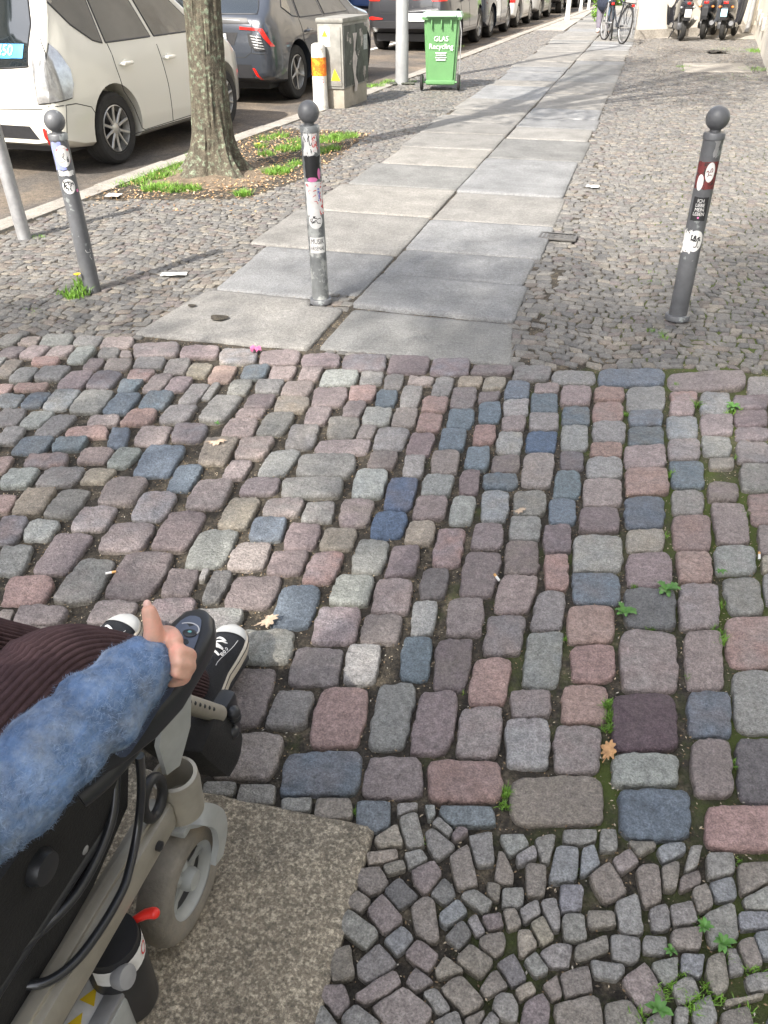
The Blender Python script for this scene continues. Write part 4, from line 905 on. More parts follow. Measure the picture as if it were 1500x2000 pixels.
# tall sheet behind the post
# ---------------------------------------------------------------- lamp post
pb_ = at(785, 163); root = empty('lamp_post', pb_, 0, 'grey steel lamp post rising from a grassy patch by the kerb', 'lamp post')
m_pole = mat('grey_pole_paint', (.27, .275, .28), .5, var=.12, vscale=6)
p = MB(); p.lathe([(.095, -.05), (.093, .62), (.089, .63), (.088, 3.0), (.06, 6.5), (.05, 7.0)], 28); p.build('post', m_pole, root)
p = MB(); p.tube(smoothpath([(0, 0, 6.9), (-.1, 0, 7.3), (-.6, 0, 7.5), (-1.2, 0, 7.5)]), .035, 10); p.build('arm', m_pole, root)
p = MB(); p.ball((-1.45, 0, 7.45), .3, 16, (1, .5, .3)); p.build('lamp_head', m_pole, root)
p = MB(); rg = random.Random(4)
for k in range(26):
    t = rg.uniform(0, 6.3); r = rg.uniform(.08, .22); p.ball((r*math.cos(t), r*math.sin(t)*.8, .01), rg.uniform(.02, .045), 8, (1, 1, .5))
p.build('root_collar', mat('dark_base_debris', (.06, .065, .05), .9, var=.4, vscale=30), root)
# ---------------------------------------------------------------- glass recycling bin
m_bin = mat('green_plastic', (.12, .27, .11), .42, var=.08, vscale=4)
m_binl = mat('pale_green_lid', (.30, .45, .32), .5, var=.1, vscale=5)
bb = at(855, 176); root = empty('wheelie_bin', (bb.x, bb.y+.2, 0), R_(9), 'green wheelie bin marked GLAS Recycling standing by the kerb', 'bin')
def taper(mb, w0, d0, w1, d1, z0, z1, y0=0, y1=0, b=.03):
    bm = bmesh.new(); bmesh.ops.create_cube(bm, size=1.0)
    for v in bm.verts:
        t = v.co.z+.5; v.co = Vector((v.co.x*(w0+(w1-w0)*t), v.co.y*(d0+(d1-d0)*t)+(y0+(y1-y0)*t), z0+(z1-z0)*t))
    bmesh.ops.bevel(bm, geom=[e for e in bm.edges if abs(e.verts[0].co.z-e.verts[1].co.z) > .1*(z1-z0)], offset=b, segments=3, affect='EDGES')
    bm.verts.index_update(); mb.add([v.co.copy() for v in bm.verts], [[v.index for v in f.verts] for f in bm.faces]); bm.free(); return mb
p = MB(); taper(p, .39, .38, .47, .48, .06, .84, 0, 0); p.build('body', m_bin, root)
p = MB(); taper(p, .52, .53, .53, .54, .84, .87, 0, 0, .02); p.build('rim', m_bin, root)
p = MB(); taper(p, .54, .56, .50, .50, .872, .92, 0, .0, .04); p.box((0, -.29, .89), (.40, .05, .03), bev=.01); p.build('lid', m_binl, root)
for k in (-.13, .0, .13):
    p = MB(); p.box((k, -.262, .80), (.018, .03, .10), bev=.004); p.build('rib', m_bin, root)
p = MB(); p.box((0, -.215, .10), (.40, .03, .05), bev=.008); p.tube([(-.25, -.215, .10), (.25, -.215, .10)], .012, 8); p.build('axle', m_bin, root)
for s in (-1, 1):
    p = MB(); p.lathe([(.03, -.02), (.085, -.02), (.10, -.012), (.10, .012), (.085, .02), (.03, .02)], 28, Matrix.Translation((s*.255, -.215, .10)) @ Matrix.Rotation(math.pi/2, 4, 'Y')); w = p.build('wheel', m_rubber, root)
    p = MB(); p.lathe([(.0, -.022), (.05, -.022), (.05, .022), (0, .022)], 16, Matrix.Translation((s*.255, -.215, .10)) @ Matrix.Rotation(math.pi/2, 4, 'Y')); p.build('hub', m_bin, w)
for txt, z, sz in (('GLAS', .62, .085), ('Recycling', .53, .088)):
    yy = -(.20+.05*(z-.06)/.78)-.004; p = MB(); tm_add(p, text_mesh(txt, sz, 1.0), Matrix.Translation((.0, yy, z)) @ Matrix.Rotation(math.pi/2-.062, 4, 'X')); p.build('lettering', m_white, root, False)
p = MB()
for k in range(4): p.box((0, -(.20+.05*((.45-.028*k)-.06)/.78)-.003, .455-.028*k), (.15-.02*(k % 2), .003, .012))
p.build('small_print', m_white, root)
p = MB(); p.tube([(.25, -.24, .82), (.27, -.26, .70), (.262, -.25, .20)], .008, 6); p.build('side_strap', m_galv, root)
# ---------------------------------------------------------------- trees
m_bark = mat('bark', (.085, .073, .052), .9, var=.4, vscale=14, col2=(.14, .165, .115), c2scale=30, c2lo=.52, c2hi=.62, bump=1.0, bscale=40, speck=.4, sscale=90)
m_leaf = mat('spring_leaves', (.10, .17, .035), .6, var=.4, vscale=3)
def trunk_mesh(x0, y0, top, r0, seed, h0=3.2):
    n = 96; rows = []; hs = list(np.linspace(0, .5, 26))+list(np.linspace(.54, h0, 90))
    V = []; F = []
    for z in hs:
        t = z/h0; cx = top[0]*t; cy = top[1]*t
        fl = math.exp(-z*6.5)
        for k in range(n):
            a = 2*math.pi*k/n
            lobes = .5+.5*math.cos(a*5+seed+.6*math.sin(a*2)); r = r0*(1-.22*t)*(1+fl*(.5+1.25*lobes))
            r *= 1+.05*noise.noise((math.cos(a)*2.2, math.sin(a)*2.2, z*1.5+seed))+.16*abs(noise.noise((math.cos(a)*9, math.sin(a)*9, z*2.0+seed)))-.05*abs(noise.noise((math.cos(a)*22, math.sin(a)*22, z*7)))
            V.append((cx+r*math.cos(a), cy+r*math.sin(a), z-.04))
    for i in range(len(hs)-1):
        for k in range(n): F.append((i*n+k, i*n+(k+1) % n, (i+1)*n+(k+1) % n, (i+1)*n+k))
    F.append(tuple((len(hs)-1)*n+k for k in range(n))); return V, F
def tree(loc, label, seed, r0=.165, lean=(-.12, 0), nleaf=9000, h0=3.2, cr=2.6, top=12, grp='street trees along the kerb'):
    rg = random.Random(seed); root = empty('street_tree', loc, 0, label, 'tree', grp)
    m = MB(); V, F = trunk_mesh(0, 0, lean, r0, seed, h0); m.add(V, F); m.build('trunk', m_bark, root, True, 80)
    b = MB(); tips = []
    for k in range(9):
        a = k*2.4+rg.uniform(-.3, .3); L = rg.uniform(.55, 1)*cr; z1 = rg.uniform(.25, 1)*(top-h0)+h0
        p0 = Vector((lean[0], lean[1], h0-.1)); p3 = Vector((lean[0]+math.cos(a)*L, lean[1]+math.sin(a)*L, z1)); p1 = p0.lerp(p3, .35)+Vector((0, 0, .4)); P = smoothpath([p0, p1, p0.lerp(p3, .7)+Vector((rg.uniform(-.2, .2), rg.uniform(-.2, .2), .3)), p3], 5)
        b.tube(P, [r0*.5*(1-.85*i/(len(P)-1)) for i in range(len(P))], 7)
        tips += [P[i] for i in range(5, len(P))]
    b.build('limbs', m_bark, root)
    tips = np.array([tuple(t) for t in tips]); n = nleaf; rn = np.random.RandomState(seed)
    cl = tips[rn.randint(0, len(tips), 260)]+rn.normal(0, .38, (260, 3)); c = cl[rn.randint(0, 260, n)]+rn.normal(0, .24, (n, 3))
    s = rn.uniform(.025, .055, (n, 1)); u = rn.normal(0, 1, (n, 3)); u /= np.linalg.norm(u, axis=1, keepdims=True); w = np.cross(u, rn.normal(0, 1, (n, 3))); w /= np.linalg.norm(w, axis=1, keepdims=True)
    V = np.stack([c-u*s*1.4, c-w*s*.7, c+u*s*1.4, c+w*s*.7], 1).reshape(-1, 3); me = fast_mesh('crown', V, np.arange(4*n).reshape(n, 4), smooth=False)
    link('crown', me, m_leaf, root, False); return root
tree((-3.52, 6.72, 0), 'thick lichen-covered street tree in a grassy pit beside the cream car', 3, .152, (.22, 0), 8000, h0=3.6, top=13)
tree((-4.0, -7.6, 0), 'street tree behind the camera, outside the picture', 9, .16, (.3, .2), 30000, h0=6, cr=3.6, top=14.0)
tree((-4.1, -12.6, 0), 'larger unseen tree added further behind the camera to shade the foreground', 15, .2, (.5, .3), 60000, h0=8, cr=5.2, top=16)  # dense crown out of view, added to keep the near cobbles in shade
# ---------------------------------------------------------------- power wheelchair
m_sil = mat('champagne_frame_paint', (.36, .335, .28), .38, metal=.45, var=.15, vscale=14, bump=.05, bscale=60)
m_frk = mat('grey_fork_plastic', (.34, .35, .34), .45, var=.12, vscale=14)
m_tyg = mat('grey_tyre', (.22, .20, .17), .8, var=.25, vscale=18, bump=.3, bscale=120, col2=(.20, .165, .12), c2scale=9, c2lo=.5, c2hi=.66)
m_blk = mat('matt_black_upholstery', (.009, .0085, .009), .75, var=.3, vscale=20, bump=.4, bscale=200)
m_pod = mat('joystick_pod_black', (.02, .021, .024), .38); m_pan = mat('blue_grey_keypad', (.085, .10, .14), .4)
m_cable = mat('black_cable', (.016, .017, .02), .28, coat=.5)
wc = empty('power_wheelchair', (-.84, .5, 0), 0, 'champagne-framed power wheelchair with black seat and grey front wheel at the lower left', 'wheelchair')
O = Vector((.84, -.5, 0))
def wb(mb, name, m, parent=None, smooth=True, ang=38):
    p = parent if parent is not None else wc
    mb.v = [Vector(v)+O for v in mb.v]; return mb.build(name, m, p, smooth, ang)
for s in (1, -1):
    X = lambda x: x if s == 1 else -1.68-x
    p = MB(); P = [(X(-.572), -.22, .385), (X(-.572), .1, .385), (X(-.568), .45, .385), (X(-.562), .66, .385), (X(-.558), .70, .385)]
    M_ = MB()
    for i in range(len(P)-1):
        a, b = Vector(P[i]), Vector(P[i+1])
    p.box((X(-.570), .22, .385), (.046, .88, .058), bev=.012); p.box((X(-.570)+.0, .24, .417), (.018, .80, .008), bev=.002); fr = wb(p, 'side_rail', m_sil)
    p = MB(); p.lathe([(.028, .34), (.036, .345), (.038, .41), (.036, .432), (.030, .434), (.028, .425), (.027, .37), (0, .37)], 28, Matrix.Translation((X(-.562), .695, 0)), False); wb(p, 'caster_housing', m_sil)
    p = MB()
    for y in (.60,): p.lathe([(.008, 0), (.008, .006), (.004, .008), (0, .008)], 10, Matrix.Translation((X(-.547), y, .385)) @ Matrix.Rotation(s*math.pi/2, 4, 'Y'))
    wb(p, 'bolt', m_black)
    # caster
    R = Matrix.Translation((X(-.606), .700, .118)) @ Matrix.Rotation(math.pi/2, 4, 'Y')
    p = MB(); pr = [(.070, -.026)]+[(.085+.034*math.sin(math.pi*k/12)**.55, -.030*math.cos(math.pi*k/12)) for k in range(13)]+[(.070, .026)]
    p.lathe(pr, 56, R, False); tw = wb(p, 'caster_wheel', m_tyg)
    p = MB(); p.lathe([(.078, -.022), (.078, .022)], 40, R, False); p.lathe([(.073, .026), (.066, .020), (.060, .006), (.060, -.006), (.066, -.020), (.073, -.026)], 40, R, False)
    q_ = MB(); q_.lathe([(0, -.004), (.062, -.004), (.062, .004), (0, .004)], 24, R); wb(q_, 'spoke_shade_disc', m_black)  # black disc standing in for shade in the recess behind the spokes
    p.lathe([(0, .03), (.018, .03), (.022, .02), (.022, -.02), (.018, -.03), (0, -.03)], 20, R)
    for k in range(5):
        a = k*2*math.pi/5+.3; c = Vector((math.cos(a), math.sin(a), 0)); p.tube([c*.015, c*.042, c*.068], [.015, .009, .013], 8, R, flat=1.0)
    wb(p, 'caster_rim', m_frk)
    # fork
    p = MB()
    for k in (1, -1):
        xx = X(-.606)+k*.047
        pts = [Vector((X(-.606)+k*.012, .715, .268)), Vector((X(-.606)+k*.036, .735, .266)), Vector((xx, .755, .245)), Vector((xx+.002*k, .775, .20)), Vector((xx, .775, .15)), Vector((xx-.004*k, .755, .105))]
        Q = smoothpath(pts, 5); v = []; f = []
        for i, q in enumerate(Q):
            w = .020-.002*i/len(Q); d = (Q[min(i+1, len(Q)-1)]-Q[max(i-1, 0)]).normalized(); side = Vector((0, 1, 0)); side = (side-d*side.dot(d)).normalized(); th = d.cross(side)*.006
            v += [q-side*w-th, q+side*w-th, q+side*w+th, q-side*w+th]
        n_ = len(Q); f = [(4*i+a, 4*i+(a+1) % 4, 4*i+4+(a+1) % 4, 4*i+4+a) for i in range(n_-1) for a in range(4)]+[(0, 1, 2, 3), (4*n_-4, 4*n_-3, 4*n_-2, 4*n_-1)]
        p.add(v, f)
    p.box((X(-.606), .720, .262), (.07, .055, .02), bev=.008); p.tube([(X(-.606), .715, .26), (X(-.575), .70, .35)], .018, 14)
    wb(p, 'caster_fork', m_frk)
    # drive wheel, mostly outside the picture
    R2 = Matrix.Translation((X(-.56), -.02, .17)) @ Matrix.Rotation(math.pi/2, 4, 'Y')
    p = MB(); p.lathe([(.11, -.035), (.16, -.035), (.17, -.02), (.17, .02), (.16, .035), (.11, .035)], 48, R2, False); dw = wb(p, 'drive_wheel', m_tyg)
    p = MB(); p.lathe([(0, .0), (.04, .01), (.115, .02), (.115, -.02), (0, -.01)], 32, R2); wb(p, 'drive_rim', m_frk)
    # armrest
    p = MB(); p.box((X(-.59), -.02, .672), (.06, .36, .03), bev=.013); wb(p, 'armrest', m_blk)
    p = MB(); p.tube([(X(-.612), .12, .665), (X(-.612), .12, .42)], .014, 12); wb(p, 'armrest_post', m_pod)
    # side skirt under the arm
    p = MB(); v = []; f = []
    prof = [(-.02, .40), (-.02, .66), (.42, .655), (.56, .63), (.62, .56), (.60, .47), (.50, .42), (.30, .40)]
    for xx in (0, .014): v += [(X(-.602+xx+(z-.40)*.10), y, z) for y, z in prof]
    n_ = len(prof); f = [tuple(range(n_)), tuple(range(2*n_-1, n_-1, -1))]+[(i, (i+1) % n_, n_+(i+1) % n_, n_+i) for i in range(n_)]; p.add(v, f); wb(p, 'side_guard', m_blk)
    p = MB(); p.tube([(X(-.59), -.05, .49), (X(-.585), .54, .49)], .011, 10); wb(p, 'seat_tube', m_pod)
    # leg rest: slotted tube, clamp, knob, calf pad, foot plate
    p = MB(); A_, B_ = Vector((X(-.595), .80, .475)), Vector((X(-.578), .872, .375)); p.tube([Vector((X(-.60), .66, .53)), Vector((X(-.598), .76, .515)), A_, B_], [.015, .016, .0165, .0165], 16); wb(p, 'leg_rest_tube', m_sil)
    p = MB()
    for k in range(6):
        c = A_.lerp(B_, .05+.13*k)+Vector((.012*s, -.004, .012)); p.ball(c, .0045, 8, (1, 1, 1))
    wb(p, 'adjusting_hole', m_black)
    p = MB(); p.box((X(-.588), .905, .315), (.034, .06, .12), bev=.012); p.tube([(X(-.60), .88, .33), (X(-.66), 1.02, .08)], .016, 12); wb(p, 'leg_rest_clamp', m_pod)
    p = MB()
    for c in ((.0, .925, .335), (.004, .918, .355), (.0, .91, .31)): p.ball((X(-.568)+c[0], c[1]-.02, c[2]), .014, 12)
    wb(p, 'clamp_knob', m_pod)
    p = MB(); p.add(*(lambda b: (b.v, b.f))(MB().box((0, 0, 0), (.17, .10, .20), bev=.04)), Matrix.Translation((X(-.645), .86, .305)) @ Matrix.Rotation(R_(25), 4, 'X')); wb(p, 'calf_pad', m_blk)
    p = MB(); p.box((X(-.795 if s == 1 else -.585), 1.21, .045), (.08, .22, .016), bev=.006); wb(p, 'footplate', m_pod)
    # flat bracket behind the pod
    p = MB(); v = [(X(-.548), .70, .60), (X(-.540), .755, .575), (X(-.546), .74, .50), (X(-.552), .700, .45), (X(-.560), .675, .455), (X(-.556), .668, .53)]
    v2 = [(a-.008*s, b, c) for a, b, c in v]; p.add(v+v2, [tuple(range(6)), tuple(range(11, 5, -1))]+[(i, (i+1) % 6, 6+(i+1) % 6, 6+i) for i in range(6)]); wb(p, 'side_bracket', m_frk)
# right-hand side only
p = MB(); p.box((-.588, .50, .535), (.012, .11, .10), bev=.004); bk = wb(p, 'seat_bracket', m_pod)
for y, z in ((.47, .56), (.53, .56), (.50, .51)):
    p = MB(); p.lathe([(.007, 0), (.007, .005), (.004, .007), (0, .007)], 10, Matrix.Translation((-.582, y, z)) @ Matrix.Rotation(math.pi/2, 4, 'Y')); wb(p, 'bolt', m_galv, bk)
p = MB(); p.lathe([(0, 0), (.022, 0), (.024, .01), (.020, .022), (0, .024)], 16, Matrix.Translation((-.575, .42, .60)) @ Matrix.Rotation(math.pi/2, 4, 'Y')); wb(p, 'clamp_knob', m_pod)
p = MB(); p.tube(smoothpath([(-.585, .36, .50), (-.575, .46, .47), (-.572, .55, .50), (-.58, .60, .56)]), .007, 10); wb(p, 'cable', m_cable)
p = MB(); p.tube([(-.592, .20, .56), (-.592, .52, .585)], .012, 10); wb(p, 'seat_tube', m_sil)
p = MB()
Qs = [((-.535, .515, .690), .014, .012), ((-.524, .535, .698), .024, .016), ((-.507, .575, .708), .031, .018), ((-.496, .62, .716), .0335, .018), ((-.493, .68, .728), .0345, .0165), ((-.492, .715, .735), .033, .017), ((-.493, .738, .739), .024, .014), ((-.494, .748, .741), .010, .009)]
v = []; n = 32
for (c, a, b) in Qs:
    for k in range(n):
        t = 2*math.pi*k/n; cx_, cz_ = math.cos(t), math.sin(t)
        sx_ = math.copysign(abs(cx_)**.6, cx_); sz_ = math.copysign(abs(cz_)**.6, cz_); v.append((c[0]+a*sx_, c[1], c[2]+b*sz_-(.012 if sz_ < 0 else 0)))
f = [(i*n+k, i*n+(k+1) % n, (i+1)*n+(k+1) % n, (i+1)*n+k) for i in range(len(Qs)-1) for k in range(n)]+[tuple(range(n)), tuple((len(Qs)-1)*n+k for k in range(n))]
p.add(v, f); pod = wb(p, 'joystick_pod', m_pod)
def podz(y): return float(np.interp(y, [.515, .535, .575, .62, .68, .715, .738], [.690+.012, .698+.016, .708+.018, .716+.018, .728+.0165, .735+.017, .739+.014]))
p = MB(); ring_ = []; 
for k in range(36):
    t = 2*math.pi*k/36; yy = .625+.105*math.sin(t); xx = -.4925+.0255*math.copysign(abs(math.cos(t))**.7, math.cos(t))*(1 if math.sin(t) > -.2 else .85); ring_.append((xx, yy, podz(yy)+.0015))
p.add(ring_+[(-.4925, .625+.02*q, podz(.625+.02*q)+.0025) for q in (0,)], [(k, (k+1) % 36, 36) for k in range(36)]); wb(p, 'keypad', m_pan)
m_lg = mat('grey_key_print', (.45, .46, .48), .5); m_teal = mat('teal_key', (.12, .35, .35), .5)
for (kx_, ky_, sx_, sy_) in ((-.486, .700, .011, .0075), (-.489, .685, .0095, .006), (-.482, .640, .006, .009)):
    p = MB(); p.ball((kx_, ky_, podz(ky_)+.0015), 1.0, 14, (sx_, sy_, .003)); wb(p, 'key', m_pod)
p = MB(); p.tube([(-.492+.017*math.cos(t), .703+.014*math.sin(t), podz(.705)+.002) for t in np.linspace(-.2, 2.4, 12)], .0012, 5); wb(p, 'speed_arc', m_lg)
p = MB(); p.ball((-.486, .700, podz(.70)+.0045), 1.0, 8, (.003, .0022, .0006)); wb(p, 'key_mark', m_teal)
p = MB(); p.tube([(-.492, .655, .735), (-.490, .648, .775)], [.006, .008], 12); p.ball((-.490, .645, .775), .013, 14); wb(p, 'joystick', m_pod)
p = MB(); p.tube(smoothpath([(-.545, .49, .65), (-.53, .52, .655), (-.515, .56, .668), (-.51, .60, .68)]), .016, 12); wb(p, 'pod_arm', m_pod)
# cable, motor, lever, battery box
p = MB(); p.tube(smoothpath([(-.535, .60, .60), (-.548, .60, .52), (-.553, .575, .455), (-.545, .53, .43), (-.540, .50, .425), (-.542, .45, .42), (-.550, .40, .42), (-.57, .365, .425), (-.61, .35, .43)]), .0065, 12); wb(p, 'cable', m_cable)
p = MB(); t_ = [Vector((-.560, .632+.026*math.cos(a), .455+.036*math.sin(a))) for a in np.linspace(0, 2*math.pi, 25)]; p.tube(t_, .0085, 10); wb(p, 'transport_ring', m_black)
p = MB(); p.lathe([(0, .10), (.043, .10), (.045, .105), (.045, .27), (.043, .285), (0, .285)], 30, Matrix.Translation((-.590, .495, 0))); mo = wb(p, 'motor', m_black)
p = MB(); n = 16; v = [(-.590+.0462*math.cos(t), .495+.0462*math.sin(t), z) for z in (.235, .272) for t in np.linspace(-1.6, 1.4, n)]; p.add(v, [(k, k+1, n+k+1, n+k) for k in range(n-1)]); wb(p, 'motor_label', m_stk)
p = MB(); v = [(-.590+.0468*math.cos(.35+.20*math.cos(t)*q), .495+.0468*math.sin(.35+.20*math.cos(t)*q), .254+.012*math.sin(t)*q) for q in (1, .75) for t in np.linspace(0, 2*math.pi, 20)]; p.add(v, [(k, k+1, 21+k, 20+k) for k in range(19)]); wb(p, 'red_ring_mark', mat('red_mark', (.65, .03, .04), .5))
p = MB(); p.lathe([(0, 0), (.017, 0), (.019, .012), (.017, .02), (0, .022)], 18, Matrix.Translation((-.560, .462, .255)) @ Matrix.Rotation(1.2, 4, 'Y')); wb(p, 'motor_cap', m_galv)
p = MB(); p.tube([(-.572, .535, .275), (-.556, .545, .283), (-.545, .549, .285)], [.006, .008, .0085], 12); p.ball((-.543, .549, .285), .0088, 12); wb(p, 'release_lever', mat('red_lever', (.75, .03, .02), .4))
bb_ = MB(); bb_.box((0, 0, 0), (.085, .13, .14), bev=.012)
p = MB(); p.add(bb_.v, bb_.f, Matrix.Translation((-.60, .40, .125))); bt = wb(p, 'battery_box', m_frk)
bb2 = MB(); bb2.box((0, 0, 0), (.010, .05, .05), bev=.003)
p = MB(); p.box((-.606, .425, .196), (.040, .085, .012), bev=.004); lb = wb(p, 'label_plate', m_stk)
for k in (0, 1):
    p = MB(); c = Vector((-.606, .445-.038*k, .2028)); p.add([c+Vector((-.015, -.011, 0)), c+Vector((.012, -.013, 0)), c+Vector((.0, .013, 0))], [(0, 1, 2)]); wb(p, 'warning_triangle', m_yel, None, False)
p = MB(); p.box((-.575, .425, .198), (.028, .085, .016), bev=.005); wb(p, 'end_cap', m_galv)
p = MB(); p.box((-.84, .10, .28), (.46, .50, .20), bev=.02); wb(p, 'power_base', m_black)
p = MB(); p.box((-.84, .33, .475), (.46, .50, .08), bev=.03); wb(p, 'seat_cushion', m_blk)
p = MB(); p.box((-.84, .06, .80), (.42, .07, .60), bev=.03); wb(p, 'backrest', m_blk)
p = MB()
for s in (1, -1): p.tube([(-.84+s*.2, .0, .45), (-.84+s*.2, -.04, 1.0), (-.84+s*.2, -.14, 1.02)], .013, 10)
wb(p, 'push_handle', m_pod)
# ---------------------------------------------------------------- seated person
m_skin = mat('skin', (.62, .36, .27), .5, var=.10, vscale=60, bump=.12, bscale=350, col2=(.68, .30, .23), c2scale=30, c2lo=.5, c2hi=.75)
m_skin.node_tree.nodes['Principled BSDF'].inputs['Subsurface Weight'].default_value = .15
m_skin.node_tree.nodes['Principled BSDF'].inputs['Subsurface Radius'].default_value = (.008, .003, .002)
m_knit = mat('blue_mohair', (.15, .235, .40), .95, var=.45, vscale=22, col2=(.30, .36, .46), c2scale=24, c2lo=.42, c2hi=.66, bump=1.0, bscale=130, spec=.15)
m_fuzz = mat('mohair_fibres', (.29, .38, .54), .9, var=.3, vscale=30, spec=.2)
m_trou = mat('ribbed_brown_knit', (.078, .047, .050), .95, var=.2, vscale=30, spec=.15, bump=.4, bscale=400)
m_hair = mat('brown_hair', (.06, .035, .02), .6, var=.4, vscale=40)
OP = Vector((-.84, .25, .5))
def remesh(mb, name, m, parent, vox, sm=4, disp=None):
    me = bpy.data.meshes.new(name); me.from_pydata([tuple(Vector(v)-OP) for v in mb.v], [], [tuple(f) for f in mb.f]); me.update()
    o = bpy.data.objects.new(name, me); COL.objects.link(o)
    r = o.modifiers.new('r', 'REMESH'); r.mode = 'VOXEL'; r.voxel_size = vox
    s = o.modifiers.new('s', 'SMOOTH'); s.iterations = sm; s.factor = .5
    dg = bpy.context.evaluated_depsgraph_get(); nm = bpy.data.meshes.new_from_object(o.evaluated_get(dg)); o.modifiers.clear(); o.data = nm; bpy.data.meshes.remove(me)
    nm.materials.clear(); nm.materials.append(m); o.parent = parent
    nm.polygons.foreach_set('use_smooth', [True]*len(nm.polygons))
    if disp:
        nn = [v.normal.copy() for v in nm.vertices]
        for v, q in zip(nm.vertices, nn): v.co += q*disp(v.co+OP)
        nm.update()
    return o
per = empty('person', OP, 0, 'seated person in fuzzy blue sweater and ribbed brown trousers, hand on the joystick', 'person')
def chain(mb, pts, rs, n=16, sub=4):
    P = smoothpath(pts, sub); t = np.linspace(0, len(rs)-1, len(P)); R = [float(np.interp(q, range(len(rs)), rs)) for q in t]
    mb.tube(P, R, n); mb.ball(P[0], R[0], n); mb.ball(P[-1], R[-1], n)
W_r = Vector((-.496, .600, .775)); E_r = Vector((-.556, .345, .765)); S_r = Vector((-.675, .14, 1.08))
b = MB()
chain(b, [(-.84, .20, .58), (-.84, .17, .72), (-.84, .15, .90), (-.84, .15, 1.02)], [.15, .13, .14, .13])
chain(b, [S_r, (-.84, .15, 1.10), (-1.005, .14, 1.08)], [.055, .07, .055]); chain(b, [(-.84, .15, 1.08), (-.84, .17, 1.24)], [.06, .055])
b.ball((-.84, .20, 1.33), .10, 24, (.78, .95, 1.15)); b.ball((-.84, .215, 1.27), .07, 20, (.8, .95, .9)); chain(b, [(-.84, .295, 1.34), (-.84, .318, 1.305)], [.010, .014], 10)
for s in (1, -1): b.ball((-.84+s*.082, .19, 1.32), .03, 14, (.35, .7, 1.1))
chain(b, [(-.86, .289, 1.275), (-.84, .293, 1.273), (-.82, .289, 1.275)], [.005, .007, .005], 8)
chain(b, [S_r, (-.60, .22, .90), E_r, W_r], [.05, .045, .042, .027]); chain(b, [(-1.005, .14, 1.08), (-1.08, .22, .88), (-1.05, .36, .74), (-.98, .52, .69)], [.05, .045, .04, .028])
for s, hx, kx_, ky_, ax_, ay_ in ((1, -.80, -.78, .70, -.80, 1.11), (-1, -.92, -1.09, .70, -1.105, 1.08)):
    chain(b, [(hx, .24, .57), (kx_, ky_, .575), (ax_, ay_, .17)], [.06, .045, .03], 20, 8); chain(b, [(ax_, ay_, .15), (ax_-.03, ay_+.12, .085)], [.026, .018])
# right hand: palm, thumb up, fingers closed over the joystick
def Pz(px, py, z): return at(px, py, z)
K = [Pz(343, 1251, .800), Pz(351, 1272, .794), Pz(351, 1293, .785), Pz(345, 1312, .773)]
wr = Pz(297, 1290, .778); pc = Pz(322, 1280, .776)
for k, q in enumerate(K): chain(b, [wr, pc.lerp(q, .3)+Vector((0, 0, -.002)), q], [.019, .0135, .0092-.0005*k], 12)
b.ball(pc+Vector((-.004, .002, -.012)), .021, 16)
# fingers
chain(b, [K[0], Pz(335, 1237, .801), Pz(318, 1234, .796), Pz(305, 1239, .788)], [.0102, .0092, .0085, .0072], 12)
for q, l in ((K[1], 1.0), (K[2], .95), (K[3], .8)):
    chain(b, [q, q+Vector((.006, .012, -.016))*l, q+Vector((-.004, .015, -.034))*l, q+Vector((-.022, .010, -.040))*l], [.0086, .0082, .0076, .0068], 12)
# thumb
chain(b, [wr+Vector((-.004, .008, .004)), Pz(301, 1250, .800), Pz(299, 1224, .822), Pz(291, 1194, .842)], [.018, .0145, .0118, .0095], 14)
# left hand on the thigh
lw = Vector((-.98, .52, .69))
for k in range(4): chain(b, [lw, lw+Vector((.02*k-.03, .06, -.005)), lw+Vector((.022*k-.032, .10, -.012)), lw+Vector((.023*k-.034, .13-.008*abs(k-1.5), -.03))], [.016, .012, .009, .007], 10)
chain(b, [lw, lw+Vector((.035, .03, -.01)), lw+Vector((.05, .075, -.02))], [.014, .011, .008], 10)
body = remesh(b, 'body', m_skin, per, .0028, 2)
nl = MB(); tip = Pz(290, 1190, .846)-OP
nl.ball(tip+Vector((-.003, .004, .003)), 1.0, 12, (.0055, .005, .0075)); nl.build('thumbnail', mat('nail', (.72, .45, .38), .3), per)
for s in (1, -1):
    e_ = MB(); e_.ball(Vector((-.84+s*.034, .285, 1.335))-OP, .012, 14); ey = e_.build('eye', m_stk, per); e_ = MB(); e_.ball(Vector((-.84+s*.034, .294, 1.335))-OP, .006, 10); e_.build('iris', m_hair, ey)
h_ = MB(); h_.ball((-.84, .175, 1.365), .115, 24, (.86, .95, 1.05)); chain(h_, [(-.84, .12, 1.36), (-.84, .09, 1.2), (-.84, .08, 1.05)], [.10, .09, .05]); remesh(h_, 'hair', m_hair, per, .008, 3)
